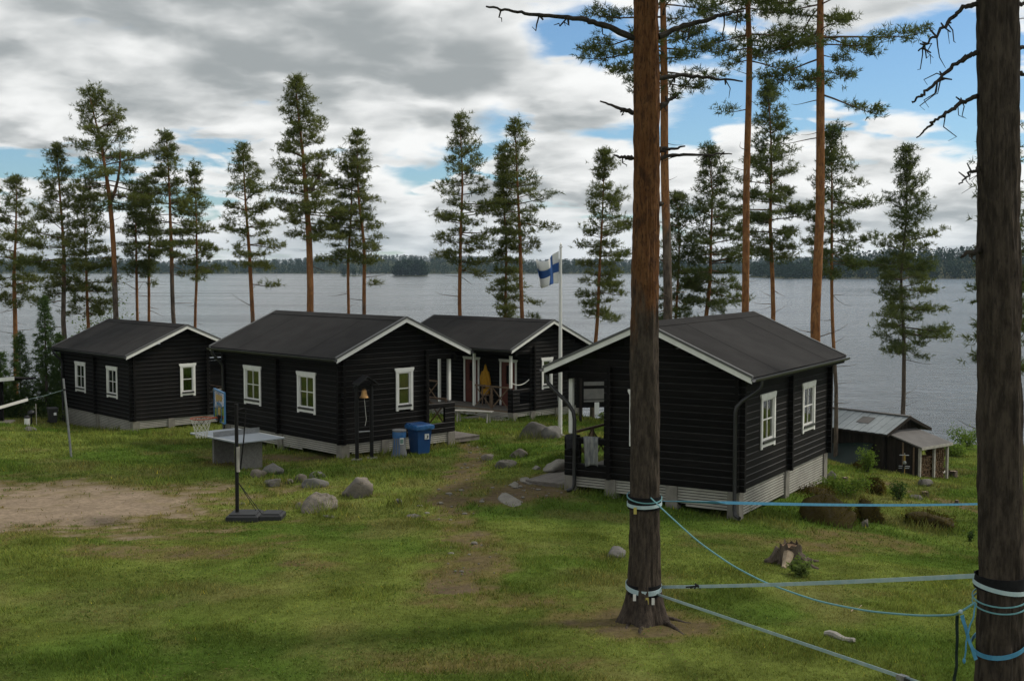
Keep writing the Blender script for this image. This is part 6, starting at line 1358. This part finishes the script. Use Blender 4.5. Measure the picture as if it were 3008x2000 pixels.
for (e_, c_, r_, dx_, dz_, m_) in ((eU, cU, rU, -.16, -.09, 'tagyellow'), (eL, cL, rL, .02, -.14, 'tagyellow'), (eL, cL, rL, .11, -.15, 'tagwhite'), (eL, cL, rL, -.16, -.10, 'tagwhite')):
    mb = MB(); yy = -math.sqrt(max(.001, (r_ + .05) ** 2 - dx_ ** 2)) - .01; mb.box((dx_ - .022, dx_ + .022), (yy - .006, yy), (dz_ - .05, dz_ + .05)); mb.build('tag', M[m_], e_)
eS, cS, rS = band('black sleeve with blue strap and cords round the right-hand roped pine', BP2, BR2, zS, D2, [('sleeve', .02, .13, 'blackfelt', (0, 0), .0, .012), ('webbing', -.02, .042, 'strapgrey', (-.03, .02), .016, .006), ('cord', -.13, .012, 'ropeteal', (.02, .04), .016, .010), ('cord', -.185, .012, 'ropeteal', (.02, .05), .016, .010)])
zW = at(2937, 1885, D2).z
eW, cW, rW = band('loose blue strap slung low round the right-hand roped pine', BP2, BR2, zW, D2, [('webbing', 0, .045, 'strapblue', (.07, .06), .02, .006)])
def rel(pts): o = Vector(pts[0]); return o, [tuple(Vector(q) - o) for q in pts]
def strapline(label, name, pts, width, th, wd, mat, cat, group):
    o, r = rel(pts); mb = MB(); mb.ribbon(r, width, th, wd); x = mb.build(name, M[mat]); x.location = o; tag(x, label, cat, group); return x
GS = 'slacklines between the pines'
# upper line runs away to the hidden pine: twisted near the front tree
zf = at(2936, 1476, 30).z; cF, rF = trunk_at(P24, np.full(len(P24), .12), zf)
A = cU + Vector((rU + .03, .02, at(0, 1472, D1).z - zU)); B = Vector((cF.x - .1, cF.y - .1, zf)); n = 40
pts = [A.lerp(B, k / n) + Vector((0, 0, -.05 * math.sin(math.pi * k / n))) for k in range(n + 1)]
wd = [Vector((0, math.sin(min(1, k / 5) * math.pi / 2 * .0), 1)) if k > 4 else Vector((.5, -.6, .15 + .2 * k)) for k in range(n + 1)]
strapline('bright blue upper slackline running from the front pine past the mossy boulder', 'slackline', pts, .050, .005, wd, 'strapblue', 'slackline', GS)
A = cL + Vector((rL + .03, -.03, at(0, 1722, D1).z - zL)); B = cS + Vector((-rS - .02, .02, at(0, 1692, D2).z - zS)); pts = [A.lerp(B, k / n) + Vector((0, 0, -.02 * math.sin(math.pi * k / n))) for k in range(n + 1)]
wd = [Vector((0, -.45, 1)) for k in range(n + 1)]
strapline('pale lower slackline between the two roped pines', 'slackline', pts, .045, .005, wd, 'strapgrey', 'slackline', GS)
q = pts[0].lerp(pts[-1], .17); mb = MB()
for k in range(3): mb.tube([(-.18 + .06 * k, 0, -.02 - .012 * k), (-.02, -.01, .0 + .008 * k), (.18 - .05 * k, 0, -.025)], .012, 5)
mb.tube([(-.05, 0, .03), (.03, 0, -.04)], .014, 5); o = mb.build('twig_knot', M['darkcloth']); o.location = q; tag(o, 'dark knotted rag hanging on the pale lower slackline', 'rag')
A = cL + Vector((rL * .8, -rL * .8, at(0, 1735, D1).z - zL)); B = at(2900, 2072, 10.0); pts = [A.lerp(B, k / n) for k in range(n + 1)]
wd = [Vector((0, -.5 - .5 * min(1, k / 12), 1 if k > 6 else .25 + .12 * k)) for k in range(n + 1)]
strapline('pale slackline descending from the front pine to the bottom right corner', 'slackline', pts, .042, .005, wd, 'strapgrey', 'slackline', GS)
# ratchet on that line
tgt = min(pts, key=lambda q: abs((lambda v: 1504 + FPX * v.x / (v.y * math.cos(PITCH) - (v.z - CZ) * math.sin(PITCH)))(q) - 2650)); dirl = (B - A).normalized(); sd = dirl.cross(Vector((0, 0, 1))).normalized(); up = sd.cross(dirl)
e = empty('ratchet', tgt, 0, 'steel ratchet buckle on the descending slackline', 'ratchet')
def rb(mb, l, w, h): 
    V = [tuple(dirl * a + sd * b + up * c) for c in h for (a, b) in ((l[0], w[0]), (l[1], w[0]), (l[1], w[1]), (l[0], w[1]))]; mb.add(V, [(3, 2, 1, 0), (4, 5, 6, 7), (0, 1, 5, 4), (1, 2, 6, 5), (2, 3, 7, 6), (3, 0, 4, 7)])
mb = MB(); rb(mb, (0, .13), (-.032, .032), (.012, .020)); rb(mb, (0, .13), (-.036, -.030), (-.03, .012)); rb(mb, (0, .13), (.030, .036), (-.03, .012)); mb.build('handle_plate', M['steel'], e)
mb = MB(); rb(mb, (.10, .22), (-.030, -.024), (-.055, .01)); rb(mb, (.10, .22), (.024, .030), (-.055, .01)); mb.tube([tuple(dirl * .16 - sd * .035 - up * .02), tuple(dirl * .16 + sd * .035 - up * .02)], .022, 10); mb.build('frame', M['dkmetal'], e)
mb = MB(); mb.tube([tuple(dirl * .21 - up * .05), tuple(dirl * .29 - up * .08), tuple(dirl * .33 - up * .02)], .006, 5); mb.build('hook', M['dkmetal'], e)
# sagging rope
cpx = [(1912, 1462), (1960, 1508), (2050, 1590), (2150, 1660), (2250, 1712), (2400, 1765), (2550, 1795), (2700, 1808), (2800, 1806), (2822, 1796), (2866, 1768)]
dd = np.interp([c[0] for c in cpx], [1912, 2822, 2866], [D1 - rU - .03, D2 - .1, D2 - .15]); pts = [at(x_, y_, d_) for (x_, y_), d_ in zip(cpx, dd)]
qq = np.linspace(0, len(pts) - 1, 60); sm = [Vector([np.interp(t, range(len(pts)), [p_[k] for p_ in pts]) for k in range(3)]) for t in qq]
for _ in range(3): sm = [sm[0]] + [(sm[i - 1] + sm[i] * 2 + sm[i + 1]) / 4 for i in range(1, len(sm) - 1)] + [sm[-1]]
o_, r_ = rel(sm); mb = MB(); mb.tube(r_, .011, 7); x = mb.build('rope', M['ropeteal'], None, True); x.location = o_; tag(x, 'thin teal rope sagging between the two roped pines', 'rope')
# loose ends hanging at the right-hand tree
def hang(label, name, cp_, w, mat, d, cat='strap'):
    pts = [at(a_, b_, d) for (a_, b_) in cp_]; q = np.linspace(0, len(pts) - 1, 18); pts = [Vector([np.interp(t, range(len(pts)), [p_[k] for p_ in pts]) for k in range(3)]) + Vector((0, .008 * math.sin(t * 5), 0)) for t in q]
    o_, r_ = rel(pts); mb = MB()
    if w > .02: mb.ribbon(r_, w, .005, [Vector((1, .25 + .3 * math.sin(t), 0)) for t in q])
    else: mb.tube(r_, w, 6); mb.lathe([(.004, -.03), (.016, -.01), (.016, .01), (.004, .03)], 8, r_[-1])
    x = mb.build(name, M[mat]); x.location = o_; tag(x, label, cat, 'loose strap ends at the right pine')
hang('dark hanging strap end left of the right-hand roped pine', 'loose_strap', [(2812, 1806), (2811, 1880), (2810, 1950), (2803, 2000)], .036, 'tarp', D2 - .12)
hang('blue hanging strap end beside the right-hand roped pine', 'loose_strap', [(2826, 1806), (2838, 1850), (2852, 1895), (2868, 1937)], .040, 'strapblue', D2 - .16)
hang('thin blue cord end hanging between the loose straps', 'rope_end', [(2867, 1772), (2858, 1815), (2845, 1850), (2838, 1890), (2833, 1940)], .008, 'strapblue', D2 - .2, 'cord')
p_ = at(2822, 1796, D2 - .12); mb = MB(); mb.lathe([(.005, -.022), (.02, -.012), (.022, .01), (.008, .022)], 10); o = mb.build('rope_knot', M['strapgrey'], None, True); o.location = p_; tag(o, 'pale knot where the sagging rope meets the straps', 'knot')

# ------------------------------------------------------------ grass
def scatter(n, rs, ymin, ymax, pw):
    y = (ymin ** pw + rs.random(n) * (ymax ** pw - ymin ** pw)) ** (1 / pw); x = (rs.random(n) * 2 - 1) * (y * .455 + .8); return x, y
def blades(name, n, ymin, ymax, pw, hl, wl, seed, label):
    rs = np.random.default_rng(seed); x, y = scatter(n, rs, ymin, ymax, pw)
    dm = dirtmask(x, y); tall = sstep(fbm(x * .8 + 33, y * .8 + 12, 3), .50, .72)
    keep = rs.random(n) > np.clip(dm * 1.25 - .02, 0, .985)
    for i in range(4):
        (ox, oy), zb, a, sg = CAB[i]; lx = (x - ox) * math.cos(a) + (y - oy) * math.sin(a); ly = -(x - ox) * math.sin(a) + (y - oy) * math.cos(a); vv = lx * sg
        keep &= ~((vv > OE - .05) & (vv < RW - OE) & (ly > OG - .02) & (ly < RL - OG))
    # clumps
    keep &= rs.random(n) < .55 + .45 * sstep(fbm(x * 3.5, y * 3.5, 2), .3, .6)
    x, y, dm, tall = x[keep], y[keep], dm[keep], tall[keep]; n = len(x); z = gz(x, y); ok = z > .15; x, y, z, dm, tall = x[ok], y[ok], z[ok], dm[ok], tall[ok]; n = len(x)
    sc = 1 + .018 * (y - 12); slope = sstep(y, 30, 50)
    edge = np.zeros(n)
    for o in bpy.data.objects:
        if o.name.split('.')[0] in ('stone', 'boulder', 'tree_stump'): 
            r = max(o.dimensions.x, .3) * .5; edge = np.maximum(edge, 1 - sstep(np.hypot(x - o.location.x, (y - o.location.y)) , r * .8, r * 1.0 + .35))
    for i in range(4):
        (ox, oy), zb, a, sg = CAB[i]; lx = (x - ox) * math.cos(a) + (y - oy) * math.sin(a); ly = -(x - ox) * math.sin(a) + (y - oy) * math.cos(a); vv = lx * sg
        dd_ = np.maximum(np.maximum(OE - vv, vv - RW + OE), np.maximum(OG - ly, ly - RL + OG)); edge = np.maximum(edge, (1 - sstep(dd_, .1, .6)) * .6)
    H = rs.uniform(hl[0], hl[1], n) * sc * (.75 + .9 * tall) * (1 + 1.3 * edge) * (1 - .5 * np.clip(dm, 0, 1)); Wd = rs.uniform(wl[0], wl[1], n) * sc
    a = rs.random(n) * 6.283; b = rs.random(n) * 6.283; ln = H * (.25 + .7 * rs.random(n))
    wx, wy = np.cos(a) * Wd, np.sin(a) * Wd; base = np.stack([x, y, z - .01], -1)
    V = np.stack([base + np.stack([wx, wy, 0 * wx], -1), base - np.stack([wx, wy, 0 * wx], -1), base + np.stack([np.cos(b) * ln, np.sin(b) * ln, H], -1)], 1).reshape(-1, 3)
    C = groundcol(x, y, np.clip(dm * .55, 0, .5)) * (.60 + 1.15 * rs.random((n, 1))) * np.array([1.12, 1.12, 1.0]); yel = (rs.random(n) < .10)[:, None]; C = np.where(yel, C * np.array([1.5, 1.15, 1.1]), C)
    C = np.where((rs.random(n) < .0012)[:, None], np.array([.6, .5, .06]), C)
    o = obj(name, npmesh(name, V, np.arange(len(V)).reshape(-1, 3), M['grass'], False, {'Col': np.repeat(C, 3, 0)})); tag(o, label, 'grass', kind='stuff')
# loose small stones on the worn ground
rs = np.random.default_rng(55); mb = MB()
for k in range(90):
    src = [PATH, PATH2][k % 3 == 0] if k < 90 else None
    if src is not None: j = rs.integers(0, len(src) - 1); f = rs.random(); x = src[j][0] * (1 - f) + src[j + 1][0] * f + rs.normal() * .35; y = src[j][1] * (1 - f) + src[j + 1][1] * f + rs.normal() * .35
    else: x = COURT[0] + rs.normal() * 3.5; y = COURT[1] + rs.normal() * 2.4
    r = .015 + .05 * rs.random() ** 3; z = g1(x, y) - .01; sx, sy = 1 + .5 * rs.random(), .7 + .4 * rs.random()
    mb.lathe([(r * .8, -.01), (r, r * .25), (r * .7, r * .6), (r * .15, r * .72)], 7, (0, 0, 0)); n0 = 28
    for q in range(len(mb.V) - n0, len(mb.V)): v = mb.V[q]; mb.V[q] = (x + v[0] * sx * (1 + .15 * math.sin(q * 2.3)), y + v[1] * sy * (1 + .15 * math.cos(q * 1.7)), z + v[2])
tag(mb.build('path_stones', M['slab']), 'loose small stones scattered on the path and the dirt court', 'stones', kind='stuff')
bpy.context.view_layer.update()
blades('lawn_grass', 420000, 11.5, 26, 1.2, (.022, .055), (.0035, .008), 91, 'short green lawn grass in the foreground')
blades('meadow_grass', 330000, 26, 60, 1.3, (.035, .085), (.006, .013), 92, 'longer grass around the cabins and on the slope')
# broad-leaved weeds in patches, and fallen twigs and needles
def cards(name, n, seed, ymax, patch, L, cols, lift, flat, label, cat):
    rs = np.random.default_rng(seed); x, y = scatter(n, rs, 11.5, ymax, 1.1); k = sstep(fbm(x * .9 + patch, y * .9 + 2 * patch, 3), .50, .64); dm = dirtmask(x, y)
    keep = (rs.random(n) < k) & (rs.random(n) > dm * (.9 if flat < .5 else .3)); x, y = x[keep], y[keep]; n = len(x); z = gz(x, y) + lift * rs.random(n)
    d = rs.normal(size=(n, 3)); d[:, 2] *= flat; d /= np.linalg.norm(d, axis=1, keepdims=True); u = np.cross(d, np.array([0, 0, 1.0]) + rs.normal(size=(n, 3)) * .35); u /= np.linalg.norm(u, axis=1, keepdims=True)
    l = rs.uniform(L[0], L[1], (n, 1)) * (1 + .02 * (y[:, None] - 12)); w = l * L[2]; c = np.stack([x, y, z], -1)
    V = np.stack([c - d * l * .5, c + u * w, c + d * l * .5, c - u * w], 1).reshape(-1, 3); C = np.array(cols[0]) + (np.array(cols[1]) - np.array(cols[0])) * rs.random((n, 1))
    o = obj(name, npmesh(name, V, np.arange(len(V)).reshape(-1, 4), M['grass'], False, {'Col': np.repeat(C, 4, 0)})); tag(o, label, cat, kind='stuff')
cards('lawn_weeds', 90000, 301, 40, 40.0, (.018, .045, .38), ((.07, .12, .022), (.15, .19, .05)), .03, .45, 'broad-leaved weeds and clover mixed into the lawn', 'weeds')
cards('fallen_litter', 26000, 302, 36, 71.0, (.02, .08, .07), ((.10, .065, .03), (.24, .17, .10)), .012, .15, 'fallen needles and twig bits lying on the lawn', 'litter')
SC.render.engine = 'CYCLES'
CY = SC.cycles; CY.max_bounces = 5; CY.diffuse_bounces = 2; CY.glossy_bounces = 2; CY.transmission_bounces = 3; CY.transparent_max_bounces = 6; CY.volume_bounces = 0; CY.caustics_reflective = False; CY.caustics_refractive = False
# ------------------------------------------------------------ thin summer haze over the lake
mb = MB(); mb.box((-2400, 2400), (-120, 2500), (-5, 60)); o = mb.build('haze', None); tag(o, kind='stuff')
hm = bpy.data.materials.new('haze'); hm.use_nodes = True; n = NT(hm.node_tree); n.n.clear()
pv = n.node('ShaderNodeVolumePrincipled'); pv.inputs['Color'].default_value = (0.62, 0.80, 0.98, 1); pv.inputs['Density'].default_value = 0.00007; pv.inputs['Anisotropy'].default_value = 0.2
out = n.node('ShaderNodeOutputMaterial'); n.l.new(pv.outputs[0], out.inputs['Volume']); o.data.materials.append(hm); hm.cycles.homogeneous_volume = True
